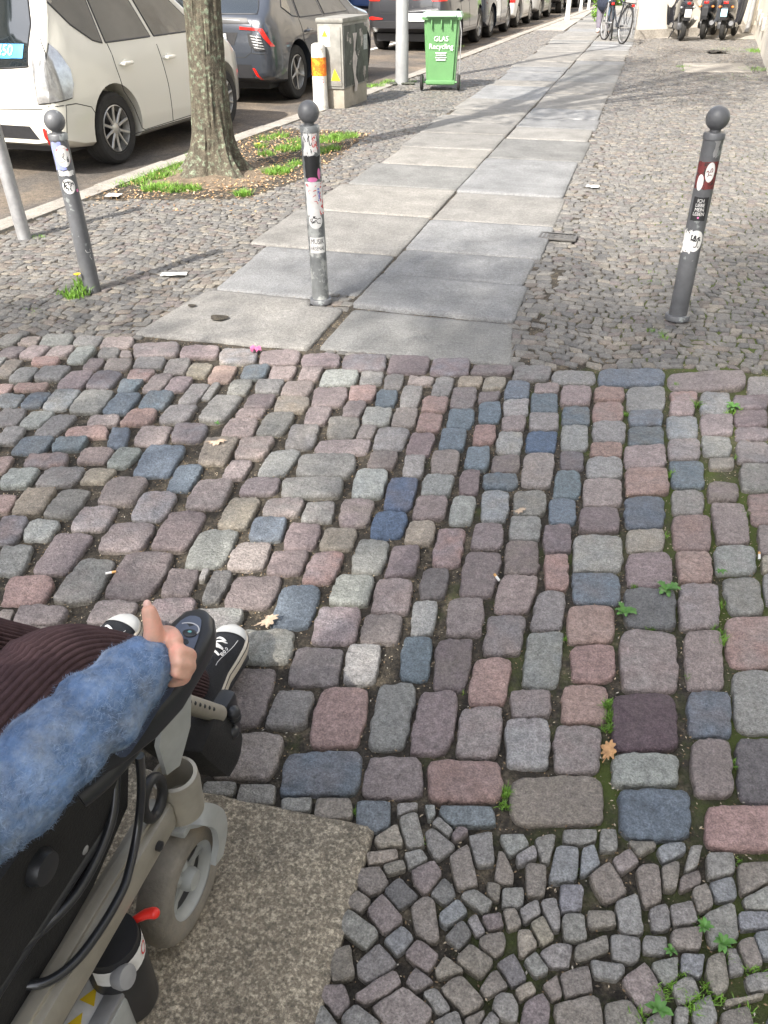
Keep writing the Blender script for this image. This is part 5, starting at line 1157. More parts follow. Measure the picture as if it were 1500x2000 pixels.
# sweater
sw = MB(); chain(sw, [(-.84, .20, .60), (-.84, .17, .75), (-.84, .15, .93), (-.84, .15, 1.04)], [.185, .165, .165, .15]); chain(sw, [S_r, (-.84, .15, 1.10), (-1.005, .14, 1.08)], [.07, .085, .07])
chain(sw, [S_r, (-.62, .215, .92), E_r+Vector((-.004, .01, .012)), E_r.lerp(W_r, .45)+Vector((.0, 0, .004)), E_r.lerp(W_r, .78), W_r+Vector((-.002, .006, .001))], [.076, .066, .055, .053, .049, .0385], 24, 5)
chain(sw, [(-1.005, .14, 1.08), (-1.08, .22, .88), (-1.05, .36, .74), (-.99, .50, .695)], [.075, .07, .06, .045], 20)
def folds(p):
    t = (p-E_r).dot((W_r-E_r).normalized())/(W_r-E_r).length
    r = .004*noise.noise(p*26)+.0022*noise.noise(p*60)+.0012*noise.noise(p*150)
    if p.x > -.66 and .3 < p.y < .66: r += .005*math.exp(-((t-.72)/.06)**2)-.004*math.exp(-((t-.62)/.035)**2)+.003*math.exp(-((t-.93)/.03)**2)
    return r
swo = remesh(sw, 'sweater', m_knit, per, .0055, 5, folds)
# loose fibres on the right sleeve
me = swo.data; rn = random.Random(5); cand = [v for v in me.vertices if (v.co.x+OP.x) > -.68 and (v.co.y+OP.y) > .18]
V = []; F = []
for _ in range(34000):
    v = rn.choice(cand); n_ = v.normal; t1 = (W_r-E_r).normalized()*rn.uniform(-.3, 1)+Vector((rn.gauss(0, .7), rn.gauss(0, .7), rn.gauss(0, .7))); t1 = t1-n_*t1.dot(n_); t1.normalize()
    p0 = v.co+Vector((rn.uniform(-.003, .003), rn.uniform(-.003, .003), 0))-n_*.001; L_ = rn.uniform(.003, .009); sd2 = n_.cross(t1).normalized()*.00014; k = rn.uniform(.05, .55)
    p1 = p0+(t1*.5+n_*k*.7)*L_; p2 = p0+(t1+n_*k)*L_+Vector((rn.gauss(0, .001), rn.gauss(0, .001), 0)); q = len(V); V += [p0-sd2, p0+sd2, p1+sd2, p1-sd2, p2]; F += [(q, q+1, q+2, q+3), (q+3, q+2, q+4)]
fm = bpy.data.meshes.new('fibres'); fm.from_pydata([tuple(v) for v in V], [], F); fo = link('fibres', fm, m_fuzz, per, False); fo['kind'] = 'stuff'
# trousers with real ribs
def leg(P, rs, name):
    Q = smoothpath(P, 10); n = 132; m_ = len(Q); v = []; pa = None; t = np.linspace(0, len(rs)-1, m_)
    for i, q in enumerate(Q):
        d = (Q[min(i+1, m_-1)]-Q[max(i-1, 0)]).normalized()
        a = (Vector((1, 0, 0)) if pa is None else pa); a = (a-d*a.dot(d)).normalized(); pa = a; b_ = d.cross(a); r = float(np.interp(t[i], range(len(rs)), rs))
        for k in range(n):
            th = 2*math.pi*k/n; rr = r*(1+.03*noise.noise((math.cos(th)*2, math.sin(th)*2, i*.18)))+(.0016 if (k % 3) else -.0016)
            if 14 < i < 24: rr += .003*math.sin(i*2.2+th*2)
            v.append(q+(a*math.cos(th)+b_*math.sin(th))*rr-OP)
    f = [(i*n+k, i*n+(k+1) % n, (i+1)*n+(k+1) % n, (i+1)*n+k) for i in range(m_-1) for k in range(n)]+[tuple(range(n))]
    mb = MB(); mb.v = v; mb.f = f; return mb.build(name, m_trou, per, True, 60)
leg([(-.80, .16, .57), (-.79, .45, .575), (-.782, .67, .575), (-.775, .765, .545), (-.775, .89, .42), (-.79, 1.04, .24), (-.80, 1.11, .15)], [.092, .086, .074, .068, .060, .052, .048], 'trouser_leg')
leg([(-.93, .16, .56), (-1.02, .45, .56), (-1.09, .66, .56), (-1.10, .77, .53), (-1.10, .88, .40), (-1.10, 1.02, .24), (-1.11, 1.09, .14)], [.098, .093, .080, .074, .063, .054, .050], 'trouser_leg')
# shoes
m_canv = mat('black_canvas', (.018, .020, .026), .85, var=.2, vscale=60, bump=.5, bscale=500); m_rubw = mat('white_rubber', (.62, .62, .60), .45, var=.06, vscale=20); m_sole = mat('cream_rubber_sole', (.55, .50, .42), .55, var=.15, vscale=25); m_lace = mat('white_laces', (.75, .75, .75), .8)
def hw_(y):     # half width of the sole along the foot
    return float(np.interp(y, [0, .008, .03, .07, .12, .17, .21, .24, .262, .275, .28], [.0, .020, .032, .034, .034, .043, .0475, .045, .034, .018, 0]))
def shoe(loc, rz):
    T = Matrix.Translation(Vector(loc)-OP) @ Matrix.Rotation(rz, 4, 'Z') @ Matrix.Scale(1.06, 4); ys = [0]+[.0015, .004, .008, .015]+list(np.linspace(.025, .262, 26))+[.268, .273, .277, .28]
    def shell(prof, nm, m, y0=-1, y1=2, parent=per, cap=True):    # prof(y)-> list of (xfrac, z)
        mb = MB(); yy = [y for y in ys if y0 <= y <= y1]; v = []; n = None
        for y in yy:
            pr = prof(y); n = len(pr); v += [(hw_(y)*a+.004, y, z) for a, z in pr]
        f = [(i*n+k, i*n+k+1, (i+1)*n+k+1, (i+1)*n+k) for i in range(len(yy)-1) for k in range(n-1)]+[(i*n+n-1, i*n, (i+1)*n, (i+1)*n+n-1) for i in range(len(yy)-1)]
        mb.add(v, f, T); return mb.build(nm, m, parent, True, 50)
    def ht(y): return float(np.interp(y, [0, .03, .09, .13, .18, .225, .26, .28], [.115, .125, .12, .095, .070, .056, .045, .030]))
    up = shell(lambda y: [(.93*math.cos(t), .02+(ht(y)-.02)*math.sin(t)**.75) for t in np.linspace(0, math.pi, 22)], 'shoe', m_canv, .004, .279)
    shell(lambda y: [(-1.0, 0), (1.0, 0), (1.03, .006), (1.03, .028), (.97, .031), (-.97, .031), (-1.03, .028), (-1.03, .006)], 'sole', m_sole, .001, .28, up)
    shell(lambda y: [(.965*math.cos(t), .0225+(ht(y)-.0195)*math.sin(t)**.75) for t in np.linspace(0, math.pi, 22)], 'toe_cap', m_rubw, .222, .2795, up)
    mb = MB(); mb.tube([T @ Vector((hw_(y)*1.045*s+.004, y, .024)) for s in (1,) for y in ys if .01 < y < .2775], .0012, 5); mb.tube([T @ Vector((hw_(y)*1.045*-1+.004, y, .024)) for y in ys if .01 < y < .2775], .0012, 5); mb.build('sole_line', m_canv, up)
    for k, y in enumerate((.118, .136, .154, .172, .190)):
        mb = MB(); h = ht(y)+.004; w = .021-.0015*k
        P = [T @ Vector((.004+w*a, y+.006*(a if k % 2 else -a), h-.012*abs(a)**2.2)) for a in np.linspace(-1, 1, 9)]; mb.tube(P, .0032, 8, flat=.6); mb.build('lace', m_lace, up)
        for s in (1, -1):
            mb = MB(); mb.lathe([(.0035, 0), (.0042, .001), (.0035, .002), (.002, .0015)], 12, T @ Matrix.Translation((.004+s*(w+.004), y, h-.015)) @ Matrix.Rotation(s*.7, 4, 'Y'), False); mb.build('eyelet', m_lace, up)
    for s in (1, -1):
        mb = MB(); mb.tube([T @ Vector((.004+s*hw_(y)*.93*math.cos(.72), y, .0215+(ht(y)-.02)*math.sin(.72)**.75)) for y in np.linspace(.08, .205, 12)], .0008, 4); mb.build('stitching', m_lace, up)
    return up
shoe((-.778, 1.085, .055), R_(9)); shoe((-1.105, 1.045, .055), R_(-1))
# ---------------------------------------------------------------- buildings
m_wall = mat('cream_render', (.66, .62, .55), .85, var=.10, vscale=1.5, bump=.2, bscale=20, col2=(.52, .47, .40), c2scale=.9, c2lo=.55, c2hi=.75)
m_wall2 = mat('sand_render', (.50, .44, .35), .85, var=.12, vscale=1.2); m_wall3 = mat('pale_stucco', (.55, .53, .48), .85, var=.12, vscale=1.2)
m_win = mat('window_glass', (.03, .035, .04), .05, spec=.9); m_wfr = mat('window_frame_paint', (.6, .6, .57), .5); m_base = mat('stone_plinth', (.36, .33, .29), .8, var=.2, vscale=4, speck=.3, sscale=60)
def building(name, loc, rz, L, D, H, m, label, face=-1, rows=4, pitch=2.6, win0=1.2):
    root = empty(name, loc, rz, label, 'building', None)
    p = MB(); p.box((face*-D/2, L/2, H/2-.1), (D, L, H+.2)); p.build('wall', m, root, False)
    p = MB(); p.box((face*.03, L/2, .35), (.06, L, .9)); p.build('plinth', m_base, root, False)
    for z in (4.1, 7.4, H-.3):
        p = MB(); p.box((face*.09, L/2, z), (.18, L, .2), bev=.03); p.build('cornice', m_wfr, root, False)
    n = int(L/pitch)
    for r in range(rows):
        for k in range(n):
            y = (k+.5)*L/n; z = win0+1.0+r*3.3
            f = MB()
            for (a, b, c, d) in ((0, 1.02, 1.4, .1), (0, -1.02, 1.6, .1), (-.62, 0, .1, 2.0), (.62, 0, .1, 2.0), (0, .25, 1.2, .06), (0, 0, .06, 2.0)): f.box((face*.04, y+a, z+b), (.08+.05*(d == .1 and a == 0), c, d))
            o = f.build('window_frame', m_wfr, root, False); g = MB(); g.box((face*.012, y, z), (.02, 1.2, 1.95)); g.build('window_pane', m_win, o, False)
    return root
building('apartment_building', (-16.5, -14, -.1), R_(-3), 78, 8, 13, m_wall2, 'sand-coloured apartment building across the street, outside the picture', 1)
building('apartment_building', (6.2, -16, 0), R_(-3), 24, 8, 15, m_wall3, 'pale stucco apartment building behind and right of the camera', -1)
# cream building that closes the view at the upper right
wA, wB, wC = Vector((-.52, 21.75)), Vector((2.18, 24.0)), Vector((1.66, 14.2))
root = empty('corner_building', (wA.x, wA.y, 0), 0, 'cream rendered building closing the footway behind the scooters', 'building')
def wallbox(mb, a, b, t, z0, z1, side=1):
    d = (b-a).normalized(); n = Vector((-d.y, d.x))*side; o = wA
    P = [(a-o), (b-o), (b+n*t-o), (a+n*t-o)]; mb.prism([(q.x, q.y) for q in P], z0, z1)
p = MB(); q = [Vector((0, 0)), wB-wA, wC-wA, wC-wA+Vector((7, .4)), Vector((8.5, 24)), Vector((1.3, 24))]; p.prism([(a.x, a.y) for a in q], -.1, 13); p.build('wall', m_wall, root, False)
p = MB(); wallbox(p, wA+Vector((.01, -.02)), wB, .06, 1.18, 1.22, -1); p.build('string_course', m_wall, root, False)
p = MB(); wallbox(p, wA+Vector((.01, -.02)), wB, .03, -.05, .16, -1); p.build('plinth', m_base, root, False)
d1 = (wC-wB).normalized(); nrm1 = Vector((d1.y, -d1.x)); nrm1 = nrm1 if nrm1.x < 0 else -nrm1
for k in range(3):
    c = wB+d1*(1.6+1.5*k)-wA; p = MB(); p.box((c.x-.02, c.y, .42), (.10, .34, .22), bev=.03); p.build('cellar_vent', m_base, root)
p = MB(); q = wB-wA; p.tube([(q.x-.18, q.y-.22, .02), (q.x-.16, q.y-.20, .25), (q.x-.12, q.y-.18, 5)], .055, 12); p.build('drain_pipe', m_galv, root)
# ---------------------------------------------------------------- scooters
m_seat = mat('black_vinyl', (.02, .02, .021), .55); m_tan = mat('tan_vinyl', (.30, .25, .19), .6); m_eng = mat('engine_metal', (.12, .12, .125), .45, metal=.6, var=.4, vscale=30)
m_plb = mat('pale_blue_plate', (.35, .62, .75), .4)
def scooter(loc, rz, paint, seatm, label, sporty=False, plate=None, topbox=False):
    r = empty('motor_scooter', loc, rz, label, 'scooter', 'scooters parked against the cream wall')
    def w(y, nm='wheel'):
        R = Matrix.Translation((0, y, .235)) @ Matrix.Rotation(math.pi/2, 4, 'Y'); p = MB(); p.lathe([(.14, -.045)]+[(.185+.05*math.sin(math.pi*k/8), -.055*math.cos(math.pi*k/8)) for k in range(9)]+[(.14, .045)], 32, R, False); o = p.build(nm, m_rubber, r)
        p = MB(); p.lathe([(0, .03), (.04, .03), (.05, .01), (.15, .02), (.155, .035), (.15, -.03), (0, -.03)], 24, R); p.build('rim', m_rim, o)
    w(.0); w(1.28)
    b = MB(); S_ = [(-.28, .04, .60, .70), (-.20, .12, .50, .76), (0, .16, .46, .80), (.2, .165, .40, .78), (.4, .14, .36, .72), (.52, .12, .30, .60)]
    n = 20; v = []
    for y, hw, z0, z1 in S_:
        for k in range(n):
            t = 2*math.pi*k/n; cx_, sx_ = math.cos(t), math.sin(t); v.append((hw*math.copysign(abs(cx_)**.75, cx_), y, (z0+z1)/2+(z1-z0)/2*math.copysign(abs(sx_)**.75, sx_)))
    b.add(v, [(i*n+k, i*n+(k+1) % n, (i+1)*n+(k+1) % n, (i+1)*n+k) for i in range(len(S_)-1) for k in range(n)]+[tuple(range(n)), tuple((len(S_)-1)*n+k for k in range(n))]); b.build('tail_body', paint, r)
    if sporty:
        b = MB()
        for s in (-1, 1): taper(b, .03, .2, .05, .5, .42, .70, .2, .1, .01)
        b.box((0, .15, .62), (.30, .5, .12), bev=.04); b.build('side_fairing', paint, r)
    b = MB(); b.box((0, .14, .82), (.27, .62, .09), bev=.04); b.box((0, .30, .79), (.25, .3, .08), bev=.03); b.build('seat', seatm, r)
    b = MB(); taper(b, .30, .55, .26, .5, .22, .30, .66, .66, .04); b.build('floorboard', paint, r)
    b = MB(); v = []; m_ = 9
    for z, hw, y in ((.24, .17, .92), (.45, .20, .96), (.70, .22, 1.0), (.92, .20, 1.04), (1.02, .12, 1.05)):
        for k in range(m_): a = (k/(m_-1)-.5)*2; v.append((hw*a, y+.10*(1-a*a), z))
    v += [(a, b_+.03, c) for a, b_, c in v]; q = len(v)//2; f = [(i*m_+k, i*m_+k+1, (i+1)*m_+k+1, (i+1)*m_+k) for i in range(4) for k in range(m_-1)]; f += [tuple(x+q for x in ff[::-1]) for ff in f]
    ed = [k for k in range(m_)]+[i*m_+m_-1 for i in range(1, 5)]+[4*m_+k for k in range(m_-2, -1, -1)]+[i*m_ for i in range(3, 0, -1)]; f += [(ed[i], ed[(i+1) % len(ed)], ed[(i+1) % len(ed)]+q, ed[i]+q) for i in range(len(ed))]
    b.add(v, f); b.build('leg_shield', paint, r)
    b = MB(); b.ball((0, 1.28, .36), .26, 16, (.38, 1, .5)); b.tube([(0, 1.28, .24), (0, 1.18, .60), (0, 1.06, 1.02)], .03, 10); b.build('front_mudguard', paint, r)
    b = MB(); b.tube(smoothpath([(-.34, .98, 1.06), (-.2, 1.05, 1.06), (0, 1.08, 1.04), (.2, 1.05, 1.06), (.34, .98, 1.06)]), .018, 8); b.ball((0, 1.12, 1.04), .10, 12, (1, .9, .8)); b.build('handlebar', m_black, r)
    for s in (-1, 1):
        b = MB(); b.tube([(s*.24, 1.04, 1.06), (s*.30, 1.02, 1.2)], .007, 6); b.ball((s*.32, 1.02, 1.24), .06, 12, (1, .3, .7)); b.build('mirror', m_black, r)
    b = MB(); b.box((0, -.275, .70), (.10 if not sporty else .07, .05, .045), bev=.012); b.build('tail_lamp', m_red, r)
    b = MB(); b.box((0, -.30, .50), (.13, .03, .24), bev=.01); b.box((0, -.24, .40), (.14, .14, .03), bev=.01); pl = b.build('plate_bracket', m_black, r)
    b = MB(); b.box((.0, -.32, .52), (.13, .008, .14)); b.build('number_plate', plate or m_plate, pl)
    b = MB(); b.box((-.06, .12, .27), (.16, .46, .14), bev=.04); b.ball((.06, .18, .30), .10, 12); b.tube([(-.10, .0, .26), (-.12, -.02, .60)], .022, 8); b.build('engine', m_eng, r)
    b = MB(); b.tube([(.10, .3, .22), (.14, .1, .24), (.16, -.12, .30 if not sporty else .34), (.18, -.30, .33 if not sporty else .44)], [.02, .03, .05, .048], 14); b.build('exhaust', m_eng if not sporty else m_rim, r)
    b = MB(); b.tube([(-.06, .5, .2), (-.18, .42, .02)], .012, 6); b.build('side_stand', m_black, r)
    if topbox:
        b = MB(); b.tube(smoothpath([(-.12, -.1, .84), (-.13, -.30, .87), (0, -.36, .88), (.13, -.30, .87), (.12, -.1, .84)]), .010, 6); b.build('grab_rail', m_chrome, r)
    for s in (-1, 1):
        b = MB(); b.ball((s*.13, -.2, .62), .03, 10, (1, .8, .8)); b.build('indicator', m_orange if not sporty else m_clear, r)
    return r
p_bs = mat('glossy_black_scooter_paint', (.02, .02, .024), .22, coat=1.0); p_gs = mat('graphite_scooter_paint', (.05, .055, .065), .3, coat=.8, metal=.3)
c1, c2_, c3 = at(1326, 81), at(1377, 78), at(1412, 79)
scooter((c1.x+.03, c1.y+.25, 0), R_(10), p_bs, m_seat, 'black sporty scooter with raised silver exhaust, leftmost of the three', True)
scooter((c2_.x-.05, c2_.y+.25, 0), R_(-12), p_gs, m_seat, 'dark grey scooter with chrome grab rail, between the other two scooters', False, m_ink, True)
scooter((c3.x-.02, c3.y+.15, 0), R_(-14), p_bs, m_tan, 'black scooter with tan seat and pale blue plate, nearest the drainpipe', False, m_plb)
# ---------------------------------------------------------------- bicycles and rack
m_bike = mat('dark_bike_frame', (.05, .055, .065), .35, metal=.4); m_brown = mat('brown_leather', (.20, .09, .05), .6); m_bluebag = mat('blue_plastic', (.02, .22, .55), .5)
def bicycle(loc, rz, lean, frame, label):
    r = empty('bicycle', loc, rz, label, 'bicycle', 'bicycles by the hoop rack'); r.rotation_euler = (0, lean, rz)
    for y in (0, 1.05):
        p = MB(); c = Vector((0, y, .345)); p.tube([c+Vector((0, .33*math.cos(a), .33*math.sin(a))) for a in np.linspace(0, 2*math.pi, 33)], .017, 8, cap=False); o = p.build('tyre', m_rubber, r)
        p = MB(); p.tube([c+Vector((0, .305*math.cos(a), .305*math.sin(a))) for a in np.linspace(0, 2*math.pi, 33)], .008, 6, cap=False)
        for k in range(16): a = k*math.pi/8; p.tube([c+Vector((.02*(-1)**k, 0, 0)), c+Vector((0, .30*math.cos(a), .30*math.sin(a)))], .0015, 4)
        p.tube([c-Vector((.04, 0, 0)), c+Vector((.04, 0, 0))], .018, 8); p.build('rim', m_galv, o)
        p = MB(); p.tube([c+Vector((0, .365*math.cos(a), .365*math.sin(a))) for a in np.linspace(.3, 2.9, 16)], .014, 6, flat=.4); p.build('mudguard', frame, r)
    p = MB(); bb, st, hd, hb, rw_, fw = [Vector(q) for q in ((0, .44, .29), (0, .30, .80), (0, .86, .86), (0, .90, .72), (0, 0, .345), (0, 1.05, .345))]
    for a, b_, rr in ((bb, st, .016), (bb, hb, .018), (st.lerp(bb, .15), hd, .015), (hd, hb, .018), (hb, fw, .012)): p.tube([a, b_], rr, 8)
    for s in (-.03, .03): p.tube([bb+Vector((s, 0, 0)), rw_+Vector((s, 0, 0))], .009, 6); p.tube([st+Vector((s*.5, 0, -.05)), rw_+Vector((s, 0, 0))], .008, 6)
    p.build('frame', frame, r)
    p = MB(); p.tube([st, st+Vector((0, -.03, .14))], .013, 8); p.box((0, .25, .965), (.14, .26, .05), bev=.02); p.build('saddle', m_brown, r)
    p = MB(); p.tube([hd, hd+Vector((0, -.03, .16))], .012, 8); p.tube(smoothpath([(-.29, .72, 1.04), (-.2, .80, 1.03), (0, .86, 1.02), (.2, .80, 1.03), (.29, .72, 1.04)]), .012, 8); p.build('handlebar', m_galv, r)
    p = MB(); p.box((0, .0, .735), (.13, .34, .02)); p.tube([(.06, -.12, .73), (.03, 0, .345)], .006, 5); p.tube([(-.06, -.12, .73), (-.03, 0, .345)], .006, 5); p.build('luggage_rack', m_black, r)
    p = MB(); p.box((0, -.19, .70), (.06, .03, .045), bev=.008); p.build('rear_lamp', m_red, r)
    p = MB(); p.lathe([(0, -.01), (.08, -.01), (.08, .01), (0, .01)], 20, Matrix.Translation((.05, .44, .29)) @ Matrix.Rotation(math.pi/2, 4, 'Y')); p.tube([(.07, .44, .29), (.09, .50, .14)], .009, 6); p.tube([(-.05, .44, .29), (-.07, .38, .44)], .009, 6); p.build('crank', m_galv, r)
    return r
cbk = at(1213, 87); bicycle((cbk.x, cbk.y, 0), R_(24), R_(6), m_bike, 'dark bicycle with brown saddle and red rear lamp, nearest the path'); cb2 = at(1200, 82)
b2_ = bicycle((cb2.x-.10, cb2.y+.25, 0), R_(8), R_(-5), mat('slate_bike_frame', (.07, .12, .18), .35), 'slate-blue bicycle standing left of and behind the dark one')
ck = at(1189, 79); root = tag(MB().tube(smoothpath([(ck.x-.1, ck.y, -.05), (ck.x-.1, ck.y, .6), (ck.x-.05, ck.y+.05, .78), (ck.x+.18, ck.y+.25, .84), (ck.x+.42, ck.y+.5, .78), (ck.x+.45, ck.y+.52, .6), (ck.x+.45, ck.y+.52, -.05)], 8), .022, 10).build('bicycle_rack', m_galv), 'bent steel hoop rack standing by the bicycles', 'bicycle rack')
# ---------------------------------------------------------------- standing pedestrian
m_coat = mat('dark_navy_coat', (.02, .026, .045), .85, var=.2, vscale=15); m_lil = mat('grey_lilac_trousers', (.15, .135, .17), .85, var=.15, vscale=15)
cp = at(1176, 64); OPp = OP.copy(); OP = Vector((cp.x, cp.y, 0))
ped = empty('person', OP, 0, 'pedestrian in navy coat, grey trousers and white shoes behind the bicycles', 'person')
def o_(x, y, z): return OP+Vector((x, y, z))
b = MB()
for s in (1, -1): chain(b, [o_(s*.10, 0, .92), o_(s*.11, .03, .50), o_(s*.11+.02, .0, .09)], [.09, .06, .04]); chain(b, [o_(s*.11+.02, .0, .07), o_(s*.12+.02, -.16, .04)], [.035, .03]); chain(b, [o_(s*.18, 0, 1.42), o_(s*.25, .02, 1.14), o_(s*.22, -.18, 1.02)], [.05, .04, .028]); b.ball(o_(s*.21, -.22, 1.01), .035, 12, (.6, 1, 1.1))
chain(b, [o_(0, 0, .95), o_(0, .01, 1.18), o_(0, 0, 1.42), o_(0, -.01, 1.52)], [.14, .13, .14, .055]); b.ball(o_(0, -.02, 1.64), .10, 20, (.8, .95, 1.2)); b.ball(o_(0, -.12, 1.63), .015, 8)
remesh(b, 'body', m_skin, ped, .010, 3)
b = MB()
for s in (1, -1): chain(b, [o_(s*.10, 0, .92), o_(s*.11, .03, .50), o_(s*.11+.02, .0, .14)], [.105, .085, .07])
remesh(b, 'trousers', m_lil, ped, .012, 3)
b = MB(); chain(b, [o_(0, 0, .62), o_(0, 0, .95), o_(0, .01, 1.2), o_(0, 0, 1.42)], [.21, .19, .165, .16])
for s in (1, -1): chain(b, [o_(s*.17, 0, 1.42), o_(s*.25, .02, 1.14), o_(s*.22, -.16, 1.03)], [.075, .06, .05])
remesh(b, 'coat', m_coat, ped, .012, 3)
for s in (1, -1):
    b = MB(); b.ball(Vector((s*.12+.02, -.05, .05)), 1, 14, (.05, .145, .055)); b.build('shoe', m_rubw, ped)
b = MB(); b.ball(Vector((0, .0, 1.67)), .11, 16, (.85, 1, 1.1)); b.build('hair', m_hair, ped)
OP = OPp
# ---------------------------------------------------------------- posts farther up the footway
m_wpost = mat('white_post_paint', (.62, .62, .60), .5)
for (px, py, r_, lab) in ((1108, 38, .07, 'thick white post on the kerb side beyond the silver car'), (1134, 20, .05, 'thin white post up the footway, left of a pair'), (1149, 19, .05, 'thin white post up the footway, right of a pair')):
    c = at(px, py); p = MB(); p.lathe([(r_*1.25, -.05), (r_*1.25, .05), (r_, .07), (r_, 2.6), (r_*.5, 2.64)], 16, Matrix.Translation((c.x, c.y, 0))); tag(p.build('white_post', m_wpost), lab, 'post')
# hedge clump in the far distance
def leafmass(name, c, rad, n, m, s0, seed, flat=1.0):
    rn = np.random.RandomState(seed); d = rn.normal(0, 1, (n, 3)); d /= np.linalg.norm(d, axis=1, keepdims=True); P = np.array(c)+d*np.array(rad)*rn.uniform(.4, 1.05, (n, 1)); P[:, 2] = np.abs(P[:, 2])
    s = rn.uniform(.6, 1.3, (n, 1))*s0; u = rn.normal(0, 1, (n, 3)); u /= np.linalg.norm(u, axis=1, keepdims=True); w = np.cross(u, d); w /= np.linalg.norm(w, axis=1, keepdims=True)+1e-6
    V = np.stack([P-u*s*1.4, P-w*s*.7, P+u*s*1.4, P+w*s*.7], 1).reshape(-1, 3); return link(name, fast_mesh(name, V, np.arange(4*n).reshape(n, 4), smooth=False), m, None, False)
m_grass = mat('grass_blades', (.13, .26, .03), .55, var=.45, vscale=9); m_weed = mat('weed_leaf', (.075, .19, .035), .5, var=.3, vscale=40)
ch = at(1160, 18); tag(leafmass('bush', (ch.x+.35, ch.y+3, .5), (.7, .7, .7), 1600, m_grass, .05, 3), 'bright green bush far up the footway', 'bush')
ch = at(1172, 42); tag(leafmass('bush', (ch.x-.05, ch.y, .25), (.22, .22, .25), 500, m_grass, .03, 4), 'small green shrub left of the pedestrian', 'bush')
# ---------------------------------------------------------------- covers
m_iron = mat('cast_iron', (.13, .125, .12), .6, metal=.5, var=.2, vscale=30)
cc = at(1090, 465); root = empty('valve_cover', (cc.x, cc.y, .0), R_(-2), 'small rectangular iron cover set at the edge of the slab path', 'cover')
p = MB(); 
for (a, b_, w_, h_) in ((0, .062, .24, .014), (0, -.062, .24, .014), (-.113, 0, .014, .11), (.113, 0, .014, .11)): p.box((a, b_, .010), (w_, h_, .014), bev=.002)
p.build('frame', m_iron, root); p = MB(); p.box((0, 0, .006), (.212, .11, .010)); 
lid = p.build('lid', m_iron, root); p = MB()
for i in range(8):
    for j in range(4):
        x = -.088+.025*i; y = -.036+.024*j
        if abs(x) > .035: p.box((x, y, .0125), (.014, .012, .004))
p.tube([(.0+.03*math.cos(a), .03*math.sin(a), .013) for a in np.linspace(0, 6.283, 24)], .003, 5); p.build('tread_pattern', m_iron, lid)
sA = [at(1337, 140), at(1470, 141), at(1462, 131), at(1335, 131)]; sB = [at(1335, 130), at(1460, 130), at(1452, 124.5), at(1334, 124.5)]
for q, lab in ((sA, 'pale stone slab in the mossy small paving, nearer of two'), (sB, 'pale stone slab in the mossy small paving, farther of two')):
    p = MB(); ring_slab(p, [(a.x, a.y) for a in q], -.03, .012, .02); tag(p.build('stone_slab', m_kerb), lab, 'slab')
# ---------------------------------------------------------------- grass, weeds, litter
GV, GF = [], []
def tuft(x, y, rad, n, h, z=-.01, rg=random.Random(99)):
    for _ in range(n):
        a = rg.uniform(0, 6.283); r = rad*math.sqrt(rg.random()); bx, by = x+r*math.cos(a), y+r*math.sin(a); L_ = h*rg.uniform(.4, 1.1); d = Vector((rg.gauss(0, .45), rg.gauss(0, .45), 1)).normalized(); w = L_*.035+.0006; s = Vector((math.cos(a*7), math.sin(a*7), 0))*w
        b0 = Vector((bx, by, z)); m1 = b0+d*L_*.55; t = m1+Vector((d.x*1.9, d.y*1.9, d.z*.6))*L_*.5; k = len(GV); GV.extend([b0-s, b0+s, m1+s*.8, m1-s*.8, t]); GF.extend([(k, k+1, k+2, k+3), (k+3, k+2, k+4)])
pit_t = [(330, 338, .13, 260), (300, 345, .10, 160), (360, 325, .12, 220), (270, 355, .07, 60), (385, 305, .08, 120), (295, 368, .06, 90), (340, 368, .09, 150), (375, 368, .06, 110), (310, 362, .06, 70), (475, 378, .05, 90), (540, 335, .09, 200), (555, 330, .06, 90), (575, 320, .05, 60), (520, 300, .06, 70), (560, 290, .10, 180), (600, 285, .10, 170), (640, 272, .13, 230), (670, 265, .12, 180), (620, 295, .09, 150), (520, 270, .08, 60), (545, 265, .08, 80), (235, 360, .05, 25), (585, 275, .10, 90), (650, 290, .06, 90), (510, 285, .05, 60)]
for px, py, r_, n_ in pit_t: c = at(px, py); tuft(c.x, c.y, r_*1.3, int(n_*2.2), .075, -.02)
